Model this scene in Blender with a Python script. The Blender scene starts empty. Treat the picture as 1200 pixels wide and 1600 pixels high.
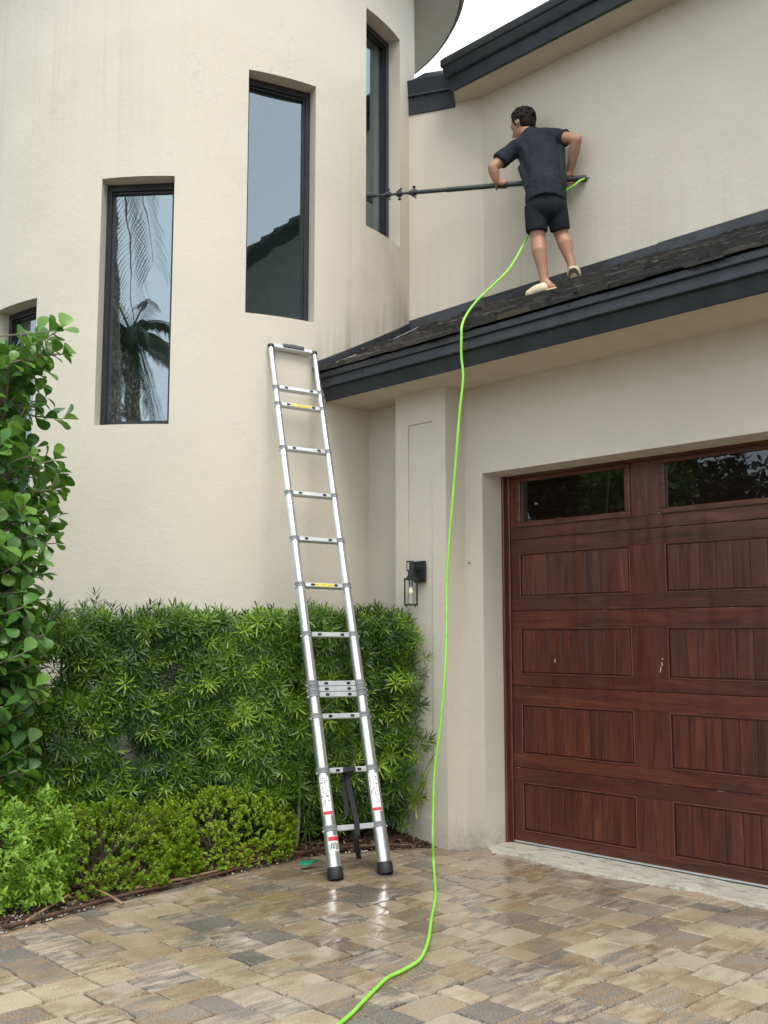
import bpy, bmesh, math, random
import numpy as np
from mathutils import Vector, Matrix, noise as mnoise

S = bpy.context.scene
COL = S.collection
rng = np.random.default_rng(7)
random.seed(7)
R_ = math.radians

# ------------------------------------------------------------------ camera
EYE = Vector((0, 0, 1.37))
PITCH = math.atan(192 / 1620)
AZ = R_(43.5)
fwd_h = Vector((-math.cos(AZ), math.sin(AZ), 0))
right = Vector((math.sin(AZ), math.cos(AZ), 0))
upz = Vector((0, 0, 1))
fwd = fwd_h * math.cos(PITCH) + upz * math.sin(PITCH)
cup = upz * math.cos(PITCH) - fwd_h * math.sin(PITCH)
cam = bpy.data.cameras.new("camera")
cam.sensor_fit = 'VERTICAL'
cam.sensor_height = 24
cam.lens = 24 * 1620 / 1600
cam.clip_start = 0.05
cam.clip_end = 1500
camo = bpy.data.objects.new("camera", cam)
COL.objects.link(camo)
camo.matrix_world = Matrix.Translation(EYE) @ Matrix((right, cup, -fwd)).transposed().to_4x4()
S.camera = camo

# ------------------------------------------------------------------ sky, sun, exposure
SUN_EL, SUN_AZ = R_(58), R_(118)       # azimuth clockwise from +Y
world = bpy.data.worlds.new("World")
S.world = world
world.use_nodes = True
wn = world.node_tree
wn.nodes.clear()
wo = wn.nodes.new('ShaderNodeOutputWorld')
wb = wn.nodes.new('ShaderNodeBackground')
sky = wn.nodes.new('ShaderNodeTexSky')
sky.sky_type = 'NISHITA'
sky.sun_disc = False
sky.sun_elevation = SUN_EL
sky.sun_rotation = SUN_AZ
sky.air_density = 1.2
sky.dust_density = 4.0
sky.ozone_density = 1.5
# thin high cloud: the blue of the clear sky is mixed with an even pale cloud layer
wtc = wn.nodes.new('ShaderNodeTexCoord')
wnz = wn.nodes.new('ShaderNodeTexNoise')
wnz.inputs['Scale'].default_value = 2.2
wnz.inputs['Detail'].default_value = 5
wmr = wn.nodes.new('ShaderNodeMapRange')
wmr.inputs[1].default_value = 0.3
wmr.inputs[2].default_value = 0.7
wmr.inputs[3].default_value = 0.72
wmr.inputs[4].default_value = 0.95
wmx = wn.nodes.new('ShaderNodeMix')
wmx.data_type = 'RGBA'
wmx.inputs[7].default_value = (7.6, 8.3, 8.8, 1)
wn.links.new(wtc.outputs['Generated'], wnz.inputs['Vector'])
wn.links.new(wnz.outputs['Fac'], wmr.inputs[0])
wn.links.new(wmr.outputs[0], wmx.inputs[0])
wn.links.new(sky.outputs[0], wmx.inputs[6])
wn.links.new(wmx.outputs[2], wb.inputs['Color'])
wb.inputs['Strength'].default_value = 0.11
wn.links.new(wb.outputs[0], wo.inputs[0])

sl = bpy.data.lights.new("sun", 'SUN')
sl.energy = 1.0
sl.angle = R_(22)
sl.color = (1, 0.96, 0.9)
slo = bpy.data.objects.new("sun", sl)
COL.objects.link(slo)
sd = Vector((math.sin(SUN_AZ) * math.cos(SUN_EL), math.cos(SUN_AZ) * math.cos(SUN_EL), math.sin(SUN_EL)))
slo.rotation_euler = sd.to_track_quat('Z', 'Y').to_euler()
slo.location = (3, -3, 14)

S.render.engine = 'CYCLES'
S.view_settings.view_transform = 'Standard'
S.view_settings.look = 'None'
S.view_settings.gamma = 1
S.view_settings.use_curve_mapping = False
S.view_settings.exposure = 1.17
S.cycles.max_bounces = 8
S.cycles.transparent_max_bounces = 12

# ------------------------------------------------------------------ node helpers
class NT:
    def __init__(s, name):
        s.m = bpy.data.materials.new(name)
        s.m.use_nodes = True
        s.t = s.m.node_tree
        s.t.nodes.clear()
        s.out = s.n('OutputMaterial')
    def n(s, kind, **kw):
        x = s.t.nodes.new('ShaderNode' + kind)
        for k, v in kw.items():
            setattr(x, k, v)
        return x
    def link(s, a, b):
        s.t.links.new(a, b)
    def set(s, sock, v):
        if hasattr(v, 'links') or hasattr(v, 'is_linked'):
            s.t.links.new(v, sock)
        else:
            if isinstance(v, tuple) and len(v) == 3 and sock.type == 'RGBA':
                v = v + (1,)
            sock.default_value = v
    def coord(s, which='Object', scale=(1, 1, 1), rot=(0, 0, 0), loc=(0, 0, 0)):
        c = s.n('TexCoord')
        mp = s.n('Mapping')
        mp.inputs['Scale'].default_value = scale
        mp.inputs['Rotation'].default_value = rot
        mp.inputs['Location'].default_value = loc
        s.link(c.outputs[which], mp.inputs[0])
        return mp.outputs[0]
    def noise(s, vec, scale, detail=4, rough=0.55, dist=0.0):
        x = s.n('TexNoise')
        s.link(vec, x.inputs['Vector'])
        x.inputs['Scale'].default_value = scale
        x.inputs['Detail'].default_value = detail
        x.inputs['Roughness'].default_value = rough
        x.inputs['Distortion'].default_value = dist
        return x.outputs['Fac']
    def rng(s, v, a, b, c=0.0, d=1.0, smooth=False):
        x = s.n('MapRange')
        if smooth:
            x.interpolation_type = 'SMOOTHSTEP'
        s.set(x.inputs[0], v)
        for i, q in enumerate((a, b, c, d)):
            s.set(x.inputs[1 + i], q)
        return x.outputs[0]
    def math(s, op, a, b=0.0):
        x = s.n('Math', operation=op)
        s.set(x.inputs[0], a)
        s.set(x.inputs[1], b)
        return x.outputs[0]
    def mix(s, f, a, b, mode='MIX'):
        x = s.n('Mix', data_type='RGBA', blend_type=mode)
        s.set(x.inputs[0], f)
        s.set(x.inputs[6], a)
        s.set(x.inputs[7], b)
        return x.outputs[2]
    def ramp(s, f, stops):
        x = s.n('ValToRGB')
        e = x.color_ramp.elements
        while len(e) < len(stops):
            e.new(0.5)
        for i, (p, c) in enumerate(stops):
            e[i].position = p
            e[i].color = tuple(c) + (1,)
        s.set(x.inputs[0], f)
        return x.outputs[0]
    def bump(s, h, strength=0.3, dist=0.01, normal=None):
        x = s.n('Bump')
        x.inputs['Strength'].default_value = strength
        x.inputs['Distance'].default_value = dist
        s.link(h, x.inputs['Height'])
        if normal is not None:
            s.link(normal, x.inputs['Normal'])
        return x.outputs[0]
    def bsdf(s, col, rough=0.5, metal=0.0, normal=None, spec=0.5, coat=0.0, **kw):
        b = s.n('BsdfPrincipled')
        s.set(b.inputs['Base Color'], col)
        s.set(b.inputs['Roughness'], rough)
        s.set(b.inputs['Metallic'], metal)
        s.set(b.inputs['Specular IOR Level'], spec)
        s.set(b.inputs['Coat Weight'], coat)
        for k, v in kw.items():
            s.set(b.inputs[k], v)
        if normal is not None:
            s.link(normal, b.inputs['Normal'])
        return b.outputs[0]
    def done(s, sh):
        s.link(sh, s.out.inputs[0])
        return s.m

def plain(name, col, rough=0.5, metal=0.0, bump=0.0, bscale=200, var=0.12, spec=0.5, coat=0.0):
    t = NT(name)
    v = t.coord()
    f = t.noise(v, 9, 5)
    c = t.mix(t.rng(f, .3, .7), tuple(x * (1 - var) for x in col), tuple(min(1, x * (1 + var)) for x in col))
    nm = t.bump(t.noise(v, bscale, 3), bump, .003) if bump else None
    r = t.rng(t.noise(v, 25, 3), .3, .7, max(.02, rough - .07), min(1, rough + .07))
    return t.done(t.bsdf(c, r, metal, nm, spec, coat))

M = {}
def stucco(name, base, tower=False, wall=False):
    t = NT(name)
    v = t.coord()
    fine = t.noise(v, 150, 4, .7)
    mid = t.noise(v, 34, 4, .6)
    trowel = t.noise(t.coord(scale=(1, 1, 2.2)), 9, 4, .6, .5)
    big = t.noise(v, 1.1, 5, .6)
    c = t.mix(t.rng(big, .3, .7), tuple(x * .94 for x in base), tuple(min(1, x * 1.04) for x in base))
    c = t.mix(t.rng(mid, .2, .8, 0, .15), c, tuple(x * .72 for x in base))
    sx = t.n('SeparateXYZ')
    c0 = t.n('TexCoord')
    t.link(c0.outputs['Object'], sx.inputs[0])
    X, Y, Z = sx.outputs
    streak = t.noise(t.coord(scale=(16, 16, .35)), 1.0, 4, .65)
    if tower:
        # old damp staining on the right flank of the tower, above the low roof
        patch = t.noise(v, 1.7, 6, .65)
        my = t.rng(Y, 4.5, 5.3, 0, 1, True)
        mz = t.math('MULTIPLY', t.rng(Z, 5.6, 4.7, 0, 1, True), t.rng(Z, 3.0, 3.4, 0, 1, True))
        mk = t.math('MULTIPLY', t.math('MULTIPLY', my, mz), t.rng(patch, .33, .62, .25, 1))
        c = t.mix(t.math('MULTIPLY', mk, .34), c, (.34, .275, .20))
        c = t.mix(t.math('MULTIPLY', t.math('MULTIPLY', mk, t.rng(streak, .52, .72)), .3), c, (.25, .21, .16))
        # rain streaks high up on the left flank
        ms = t.math('MULTIPLY', t.rng(Y, 4.2, 3.3, 0, 1, True), t.rng(Z, 4.2, 5.4, 0, 1, True))
        c = t.mix(t.math('MULTIPLY', t.math('MULTIPLY', ms, t.rng(streak, .48, .66)), .16), c, (.36, .32, .26))
        # dark grime just above the roof flashing
        zz = t.math('SUBTRACT', Z, t.math('ADD', t.math('MULTIPLY', Y, .50), .95))
        mf = t.math('MULTIPLY', t.math('MULTIPLY', t.rng(zz, .42, .0, 0, 1, True), t.rng(zz, -.12, -.08)), t.rng(Y, 4.62, 4.8, 0, 1, True))
        c = t.mix(t.math('MULTIPLY', mf, t.rng(streak, .40, .66, .05, .42)), c, (.15, .135, .115))
        # washed line curving round the drum
        wl = t.math('ADD', Z, t.math('MULTIPLY', t.noise(v, .9, 3), .5))
        c = t.mix(t.rng(wl, 5.85, 6.0, 0, .16, True), c, (.72, .68, .60))
    if wall:
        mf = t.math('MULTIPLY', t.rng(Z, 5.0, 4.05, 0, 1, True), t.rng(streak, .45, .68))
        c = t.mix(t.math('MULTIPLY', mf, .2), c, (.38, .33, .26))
        mp = t.rng(t.noise(v, .8, 5, .6), .42, .62)
        c = t.mix(t.math('MULTIPLY', mp, .12), c, (.42, .37, .29))
    vo = t.n('TexVoronoi', feature='DISTANCE_TO_EDGE')
    dv = t.n('VectorMath', operation='ADD')
    nz_ = t.n('TexNoise')
    t.link(v, nz_.inputs['Vector'])
    nz_.inputs['Scale'].default_value = 3.5
    nz_.inputs['Detail'].default_value = 5
    t.link(v, dv.inputs[0])
    t.link(nz_.outputs['Color'], dv.inputs[1])
    t.link(dv.outputs[0], vo.inputs['Vector'])
    vo.inputs['Scale'].default_value = .75
    ck = t.math('MULTIPLY', t.rng(vo.outputs['Distance'], .0, .0045, 1, 0), t.rng(t.noise(v, 1.3, 3), .50, .60))
    c = t.mix(t.math('MULTIPLY', ck, .22), c, (.25, .21, .16))
    # splashed dirt close to the ground
    c = t.mix(t.math('MULTIPLY', t.rng(Z, .22, .0, 0, 1, True), t.rng(mid, .35, .65, .1, .45)), c, (.20, .165, .12))
    h = t.math('ADD', t.math('MULTIPLY', fine, .5), t.math('ADD', mid, t.math('MULTIPLY', trowel, 1.2)))
    return t.done(t.bsdf(c, .88, 0, t.bump(h, .36, .004), .25))

CREAM = (.58, .535, .445)
M['stucco_tower'] = stucco('stucco_tower', (.625, .575, .475), tower=True)
M['stucco_wall'] = stucco('stucco_wall', CREAM, wall=True)
M['stucco'] = stucco('stucco', CREAM)
M['soffit'] = plain('soffit_paint', (.52, .46, .36), .85, bump=.2, bscale=120, var=.05)
M['soffit_grey'] = plain('soffit_grey', (.56, .535, .57), .85, bump=.2, bscale=120, var=.05)
M['fascia'] = plain('fascia_paint', (.027, .031, .037), .5, bump=.12, bscale=60, var=.25, spec=.3)
M['fascia_low'] = plain('fascia_board_paint', (.024, .028, .032), .6, bump=.15, bscale=40, var=.3, spec=.3)
M['frame'] = plain('window_frame_bronze', (.028, .028, .034), .35, .2)
M['flash'] = plain('flashing_metal', (.035, .038, .045), .5, .15, bump=.1, bscale=14, var=.3)
M['interior'] = plain('interior_paint', (.66, .66, .62), .8)
M['darkroom'] = plain('dark_interior', (.05, .05, .05), .9)
M['black'] = plain('black_plastic', (.018, .018, .02), .42)
M['rubber'] = plain('black_rubber', (.014, .014, .015), .6, bump=.2)
M['strap'] = plain('black_webbing', (.016, .016, .018), .85, bump=.5, bscale=600)
M['collar'] = plain('grey_nylon', (.20, .205, .21), .5)
M['grip'] = plain('dark_grey_plastic', (.06, .062, .066), .5)
M['white'] = plain('white_label', (.72, .72, .70), .5, var=.03)
M['filler'] = plain('bare_filler', (.46, .40, .34), .7)
M['print'] = plain('black_print', (.05, .05, .05), .6)
M['red'] = plain('red_print', (.55, .03, .04), .5)
M['yellow'] = plain('yellow_label', (.75, .62, .08), .5, var=.05)
M['skin'] = plain('skin', (.36, .185, .115), .55, var=.10, bump=.1, bscale=90)
M['hair'] = plain('dark_hair', (.012, .0095, .0085), .85, bump=1.0, bscale=120, spec=.2)
M['cream_slipper'] = plain('cream_slipper', (.60, .50, .34), .8, bump=.25, bscale=250)
M['sole'] = plain('slipper_sole', (.20, .16, .12), .85, bump=.4, bscale=120)
M['green_plastic'] = plain('green_plastic', (.01, .22, .12), .4)
M['iron'] = plain('black_iron', (.022, .023, .026), .5, .4, bump=.2, bscale=300)
M['brass'] = plain('socket_metal', (.05, .05, .055), .4, .6)
M['pole'] = plain('carbon_pole', (.028, .04, .036), .33, .1)
M['twig'] = plain('dry_stalk', (.24, .155, .085), .8, bump=.4, bscale=80, var=.4)
M['twig_dark'] = plain('wet_dry_stalk', (.085, .045, .028), .6, bump=.4, bscale=80, var=.4)
M['stone'] = plain('pale_pebble', (.42, .39, .34), .8, var=.3)
M['bark'] = plain('pale_bark', (.22, .185, .14), .9, bump=.8, bscale=60, var=.5)
M['bark_dark'] = plain('dark_bark', (.075, .055, .04), .9, bump=.8, bscale=60, var=.5)
M['neigh'] = plain('neighbour_render', (.20, .185, .16), .9)
M['rooftile2'] = plain('neighbour_roof_tile', (.035, .036, .04), .7, bump=.3, bscale=8)

def cloth(name, col):
    t = NT(name)
    v = t.coord()
    weave = t.noise(v, 700, 2)
    fold = t.noise(t.coord(scale=(7, 7, 2.2)), 2.2, 3, .5, .6)
    nm = t.bump(weave, .15, .002)
    nm = t.bump(fold, .55, .03, nm)
    c = t.mix(t.rng(fold, .3, .7), tuple(x * .85 for x in col), tuple(x * 1.15 for x in col))
    return t.done(t.bsdf(c, .9, 0, nm, .2, 0))
M['shirt'] = cloth('charcoal_shirt', (.017, .021, .028))
M['shorts'] = cloth('black_shorts', (.013, .015, .019))

def alu():
    t = NT('brushed_aluminium')
    v = t.coord()
    g = t.noise(t.coord(scale=(1, 1, 1)), 60, 3)
    c = t.mix(t.rng(t.noise(v, 12, 4), .3, .7), (.68, .695, .71), (.77, .78, .79))
    return t.done(t.bsdf(c, t.rng(g, .3, .7, .30, .42), .92))
M['alu'] = alu()
M['alu_rung'] = plain('aluminium_rung', (.58, .60, .61), .40, .5, var=.05)

def hosem():
    t = NT('lime_hose')
    v = t.coord()
    c = t.mix(t.rng(t.noise(v, 6, 3), .3, .7), (.22, .60, .05), (.34, .72, .10))
    c = t.mix(t.rng(t.noise(v, 38, 4, .7), .55, .72, 0, .55), c, (.13, .30, .05))
    return t.done(t.bsdf(c, .38))
M['hose'] = hosem()

def glass(name, refl, tint, rtint, dirt=.0, blur=.012):
    t = NT(name)
    v = t.coord()
    lw = t.n('LayerWeight')
    lw.inputs['Blend'].default_value = .35
    f = t.rng(lw.outputs['Facing'], .3, 1, refl, min(1, refl + .30))
    g = t.n('BsdfGlossy')
    g.inputs['Roughness'].default_value = blur
    g.inputs['Color'].default_value = rtint + (1,)
    wav = t.noise(v, 2.2, 2)
    t.link(t.bump(wav, .05, .02), g.inputs['Normal'])
    tr = t.n('BsdfTransparent')
    tr.inputs['Color'].default_value = tint + (1,)
    mx = t.n('MixShader')
    t.link(f, mx.inputs[0])
    t.link(tr.outputs[0], mx.inputs[1])
    t.link(g.outputs[0], mx.inputs[2])
    sh = mx.outputs[0]
    if dirt:
        d = t.n('BsdfDiffuse')
        d.inputs['Color'].default_value = (.55, .6, .62, 1)
        drops = t.noise(t.coord(scale=(1, 1, .6)), 70, 3, .7)
        patch = t.noise(v, 2.6, 3, .6)
        mx2 = t.n('MixShader')
        t.link(t.math('MULTIPLY', t.math('MULTIPLY', t.rng(drops, .50, .66), t.rng(patch, .42, .62)), dirt), mx2.inputs[0])
        t.link(sh, mx2.inputs[1])
        t.link(d.outputs[0], mx2.inputs[2])
        sh = mx2.outputs[0]
    return t.done(sh)
M['glass'] = glass('tinted_window_glass', .21, (.38, .47, .46), (.80, .93, 1.0))
M['glass_wet'] = glass('wet_window_glass', .28, (.38, .47, .46), (.80, .94, 1.0), .16, .016)
M['glass_door'] = glass('dark_door_glass', .065, (.30, .32, .32), (.9, .95, 1.0))
def lampglass():
    t = NT('clear_lamp_glass')
    g = t.n('BsdfGlossy')
    g.inputs['Roughness'].default_value = .03
    tr = t.n('BsdfTransparent')
    tr.inputs['Color'].default_value = (.93, .95, .94, 1)
    mx = t.n('MixShader')
    mx.inputs[0].default_value = .09
    t.link(tr.outputs[0], mx.inputs[1])
    t.link(g.outputs[0], mx.inputs[2])
    return t.done(mx.outputs[0])
M['lampglass'] = lampglass()
M['bulb'] = plain('warm_bulb_glass', (.88, .78, .56), .15, var=.1)

def wood(name, horiz):
    t = NT(name)
    sc = (1.3, 8, 16) if horiz else (16, 8, 1.3)
    oi = t.n('ObjectInfo')
    v0 = t.coord(scale=sc)
    va = t.n('VectorMath', operation='ADD')
    t.link(v0, va.inputs[0])
    cx = t.n('CombineXYZ')
    t.link(t.math('MULTIPLY', oi.outputs['Random'], 37.0), cx.inputs[0])
    t.link(t.math('MULTIPLY', oi.outputs['Random'], 19.0), cx.inputs[2])
    t.link(cx.outputs[0], va.inputs[1])
    g1 = t.noise(va.outputs[0], 1.4, 6, .68, .8)
    g2 = t.noise(va.outputs[0], 6.5, 3, .6, .3)
    c = t.ramp(g1, [(.26, (.018, .005, .003)), (.42, (.070, .018, .0095)), (.58, (.118, .033, .0155)), (.76, (.185, .062, .031))])
    c = t.mix(t.rng(g2, .45, .75, 0, .5), c, (.026, .009, .007))
    c = t.mix(t.rng(oi.outputs['Random'], 0, 1, 0, .38), c, (.036, .010, .006))
    # pale scuffs where the door sections rub
    c0 = t.n('TexCoord')
    sx = t.n('SeparateXYZ')
    t.link(c0.outputs['Object'], sx.inputs[0])
    v = t.coord()
    sp = t.noise(t.coord(scale=(1, 1, .2)), 15, 4, .75)
    if horiz:
        for zs in (.505, 1.033, 1.527, 2.010):
            near = t.rng(t.math('ABSOLUTE', t.math('SUBTRACT', sx.outputs[2], zs - .003)), .001, .004, 1, 0)
            c = t.mix(t.math('MULTIPLY', near, t.rng(sp, .56, .66, 0, .7)), c, (.34, .25, .20))
    nm = t.bump(g2, .12, .002)
    wet = t.noise(t.coord(scale=(9, 9, .8)), 1.3, 3)
    return t.done(t.bsdf(c, t.rng(wet, .35, .65, .26, .42), 0, nm, .5))
M['wood_h'] = wood('mahogany_rail', True)
M['wood_v'] = wood('mahogany_plank', False)
M['wood_highlight'] = plain('mahogany_highlight', (.125, .042, .022), .36, var=.35)  # lighter wood colour paints in the highlight lines of the mouldings

def paver():
    t = NT('tumbled_paver')
    oi = t.n('ObjectInfo')
    rnd = oi.outputs['Random']
    geo = t.n('NewGeometry')
    def shifted(scale, k):
        v0 = t.coord('Object', scale=scale)
        va = t.n('VectorMath', operation='ADD')
        t.link(v0, va.inputs[0])
        cx = t.n('CombineXYZ')
        t.link(t.math('MULTIPLY', rnd, k), cx.inputs[0])
        t.link(t.math('MULTIPLY', geo.outputs['Random Per Island'], k), cx.inputs[1])
        t.link(cx.outputs[0], va.inputs[1])
        return va.outputs[0]
    r2 = t.math('FRACT', t.math('ADD', t.math('MULTIPLY', rnd, 7.31), t.math('MULTIPLY', geo.outputs['Random Per Island'], 3.77)))
    r3 = t.math('FRACT', t.math('ADD', t.math('MULTIPLY', rnd, 13.7), t.math('MULTIPLY', geo.outputs['Random Per Island'], 9.1)))
    base = t.ramp(r2, [(0.0, (.175, .102, .044)), (.24, (.245, .155, .076)), (.46, (.325, .232, .136)), (.66, (.44, .35, .235)), (.80, (.225, .172, .118)), (.92, (.10, .088, .076))])
    alt = t.ramp(r3, [(0.0, (.082, .074, .067)), (.30, (.155, .132, .105)), (.55, (.43, .355, .255)), (1.0, (.27, .175, .09))])
    band = t.noise(shifted((3.4, .9, 1), 31), 1.0, 5, .62, .15)
    c = t.mix(t.rng(band, .42, .60, 0, .9, True), base, alt)
    sp = t.noise(shifted((1, 1, 1), 17), 26, 6, .78)
    c = t.mix(t.rng(sp, .51, .64, 0, .7), c, (.50, .44, .35))
    c = t.mix(t.rng(sp, .47, .35, 0, .8), c, (.07, .06, .05))
    v = t.coord()
    dr = t.noise(shifted((1, 1, 1), 5), 62, 2, .6)
    c = t.mix(t.rng(dr, .60, .63, 0, .8), c, (.66, .63, .57))
    # where the washing water has pooled: a film round the foot of the ladder, thinning out
    gp = t.n('SeparateXYZ')
    t.link(geo.outputs['Position'], gp.inputs[0])
    dx = t.math('SUBTRACT', gp.outputs[0], -4.0)
    dy = t.math('SUBTRACT', gp.outputs[1], 4.0)
    dd = t.math('SQRT', t.math('ADD', t.math('MULTIPLY', dx, dx), t.math('MULTIPLY', dy, dy)))
    pn = t.n('TexNoise')
    t.link(geo.outputs['Position'], pn.inputs['Vector'])
    pn.inputs['Scale'].default_value = 3.2
    pn.inputs['Detail'].default_value = 5
    wetm = t.rng(t.math('ADD', t.math('MULTIPLY', dd, -.33), t.math('MULTIPLY', pn.outputs['Fac'], 1.1)), -.10, .30, 0, 1, True)
    c = t.mix(t.math('MULTIPLY', wetm, .35), c, t.mix(1.0, c, (.55, .50, .44), 'MULTIPLY'))
    rough = t.math('ADD', t.rng(wetm, 0, 1, .60, .06), t.rng(sp, .3, .7, -.05, .08))
    h = t.math('ADD', t.math('MULTIPLY', sp, .8), t.noise(shifted((1, 1, 1), 9), 9, 4, .6))
    nm = t.n('Bump')
    t.link(t.rng(wetm, 0, 1, .5, .07), nm.inputs['Strength'])
    nm.inputs['Distance'].default_value = .006
    t.link(h, nm.inputs['Height'])
    return t.done(t.bsdf(c, rough, 0, nm.outputs[0], .5))
M['paver'] = paver()
M['joint'] = plain('joint_sand', (.065, .05, .036), .9, bump=.8, bscale=200, var=.4)

def slabbrick():
    t = NT('distant_paving')
    b = t.n('TexBrick')
    t.link(t.coord(rot=(0, 0, R_(90))), b.inputs['Vector'])
    b.inputs['Color1'].default_value = (.28, .2, .12, 1)
    b.inputs['Color2'].default_value = (.14, .12, .1, 1)
    b.inputs['Mortar'].default_value = (.07, .05, .04, 1)
    b.inputs['Scale'].default_value = 1
    b.inputs['Brick Width'].default_value = .22
    b.inputs['Row Height'].default_value = .187
    b.inputs['Mortar Size'].default_value = .008
    return t.done(t.bsdf(b.outputs[0], .6))
M['slab'] = slabbrick()

def concrete():
    t = NT('spattered_concrete')
    v = t.coord()
    a = t.noise(v, 7, 6, .7)
    b = t.noise(t.coord(scale=(2.2, 7, 1)), 3.5, 6, .75, .6)
    c = t.mix(t.rng(a, .3, .7), (.40, .38, .305), (.57, .54, .45))
    c = t.mix(t.rng(b, .51, .64, 0, .75), c, (.16, .135, .10))
    d = t.noise(v, 60, 4)
    c = t.mix(t.rng(d, .6, .72, 0, .6), c, (.12, .10, .08))
    return t.done(t.bsdf(c, .8, 0, t.bump(t.math('ADD', b, t.math('MULTIPLY', d, .4)), .7, .01), .3))
M['concrete'] = concrete()

def soil():
    t = NT('wet_mulch_soil')
    v = t.coord()
    a = t.noise(v, 30, 6, .75)
    c = t.ramp(a, [(.3, (.012, .008, .006)), (.5, (.040, .022, .014)), (.7, (.085, .045, .028))])
    return t.done(t.bsdf(c, .75, 0, t.bump(a, 1.0, .02), .3))
M['soil'] = soil()
def chip():
    t = NT('mulch_chip')
    g = t.n('NewGeometry')
    c = t.ramp(g.outputs['Random Per Island'], [(0, (.03, .016, .011)), (.5, (.085, .040, .026)), (.85, (.15, .075, .045)), (1, (.26, .19, .12))])
    return t.done(t.bsdf(c, .7))
M['chip'] = chip()

def gravel_grass():
    t = NT('gravel_lawn')
    v = t.coord()
    c = t.mix(t.noise(v, 3, 6, .7), (.09, .10, .055), (.16, .155, .10))  # mixed pale gravel and lawn, lightened for its bounce onto the soffits
    return t.done(t.bsdf(c, .9))
M['gravel_grass'] = gravel_grass()

def slate():
    t = NT('slate_roof_tile')
    oi = t.n('ObjectInfo')
    v = t.coord()
    n = t.noise(v, 18, 6, .75)
    c = t.ramp(oi.outputs['Random'], [(0, (.022, .022, .023)), (.5, (.042, .041, .041)), (.8, (.066, .061, .055)), (1, (.105, .082, .056))])
    c = t.mix(t.rng(n, .5, .68, 0, .75), c, (.13, .085, .05))
    c = t.mix(t.rng(t.noise(v, 50, 4), .58, .7, 0, .6), c, (.26, .26, .25))
    return t.done(t.bsdf(c, .6, 0, t.bump(t.noise(t.coord(scale=(1, 1, 3)), 45, 5, .7), .8, .008), .4))
M['slate'] = slate()

def leafm(name, dark, mid, light, rough=.38, trans=.28, spec=.5, yellow=None, wo=.5, stops_at=(.1, .5, .9)):
    t = NT(name)
    oi = t.n('ObjectInfo')
    g = t.n('NewGeometry')
    f = t.math('ADD', t.math('MULTIPLY', oi.outputs['Random'], wo), t.math('MULTIPLY', g.outputs['Random Per Island'], 1 - wo))
    stops = [(stops_at[0], dark), (stops_at[1], mid), (stops_at[2], light)]
    c = t.ramp(f, stops)
    if yellow:
        c = t.mix(t.rng(g.outputs['Random Per Island'], 1 - yellow[1], 1 - yellow[1] + .02, 0, .85), c, yellow[0])
    b = t.bsdf(c, rough, 0, None, spec)
    tl = t.n('BsdfTranslucent')
    t.link(t.mix(1.0, c, (1.3, 1.25, .6), 'MULTIPLY'), tl.inputs['Color'])
    mx = t.n('MixShader')
    mx.inputs[0].default_value = trans
    t.link(b, mx.inputs[1])
    t.link(tl.outputs[0], mx.inputs[2])
    return t.done(mx.outputs[0])
M['pod'] = leafm('podocarpus_leaf', (.022, .062, .011), (.105, .205, .018), (.33, .47, .045), .42, wo=.72, stops_at=(.15, .55, .88))
M['pod_shade'] = leafm('podocarpus_shaded_leaf', (.010, .036, .012), (.024, .08, .016), (.05, .14, .024), .5)  # darker copy of the leaf colour, painting in the hedge's inner shade
M['clusia'] = leafm('clusia_leaf', (.030, .10, .028), (.080, .205, .036), (.21, .39, .06), .36)
M['box'] = leafm('box_leaf', (.070, .15, .010), (.185, .31, .016), (.33, .44, .03), .4, .35, .4, ((.42, .30, .03), .05))
M['bright'] = leafm('bright_bush_leaf', (.085, .20, .022), (.19, .36, .036), (.31, .48, .07), .4, .3)
M['palm'] = leafm('palm_leaflet', (.02, .045, .015), (.035, .07, .022), (.06, .10, .03), .5, .2)
M['fartree'] = leafm('tree_leaf', (.012, .03, .010), (.025, .055, .015), (.05, .09, .022), .6, .2)

# ------------------------------------------------------------------ object helpers
def root(name, loc, label, cat, group=None):
    o = bpy.data.objects.new(name, None)
    o.empty_display_size = .1
    o.location = loc
    COL.objects.link(o)
    o['label'] = label
    o['category'] = cat
    if group:
        o['group'] = group
    return o

def world_mat(o):
    m = Matrix.Identity(4)
    chain = []
    while o is not None:
        chain.append(o)
        o = o.parent
    for q in reversed(chain):
        m = m @ q.matrix_parent_inverse @ Matrix.LocRotScale(q.location, q.rotation_euler, q.scale)
    return m

def adopt(o, parent):
    if parent is not None:
        o.parent = parent
        o.matrix_parent_inverse = world_mat(parent).inverted()

def tag(o, label, cat, group=None):
    o['label'] = label
    o['category'] = cat
    if group:
        o['group'] = group
    return o

def link_mesh(name, me, mat, parent=None, kind=None, smooth=False):
    me.materials.clear()
    if mat:
        me.materials.append(mat)
    o = bpy.data.objects.new(name, me)
    COL.objects.link(o)
    adopt(o, parent)
    if kind:
        o['kind'] = kind
    if smooth:
        me.shade_smooth()
    return o

def sharp(me, deg=35):
    me.shade_smooth()
    try:
        me.set_sharp_from_angle(angle=R_(deg))
    except Exception:
        pass

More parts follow.
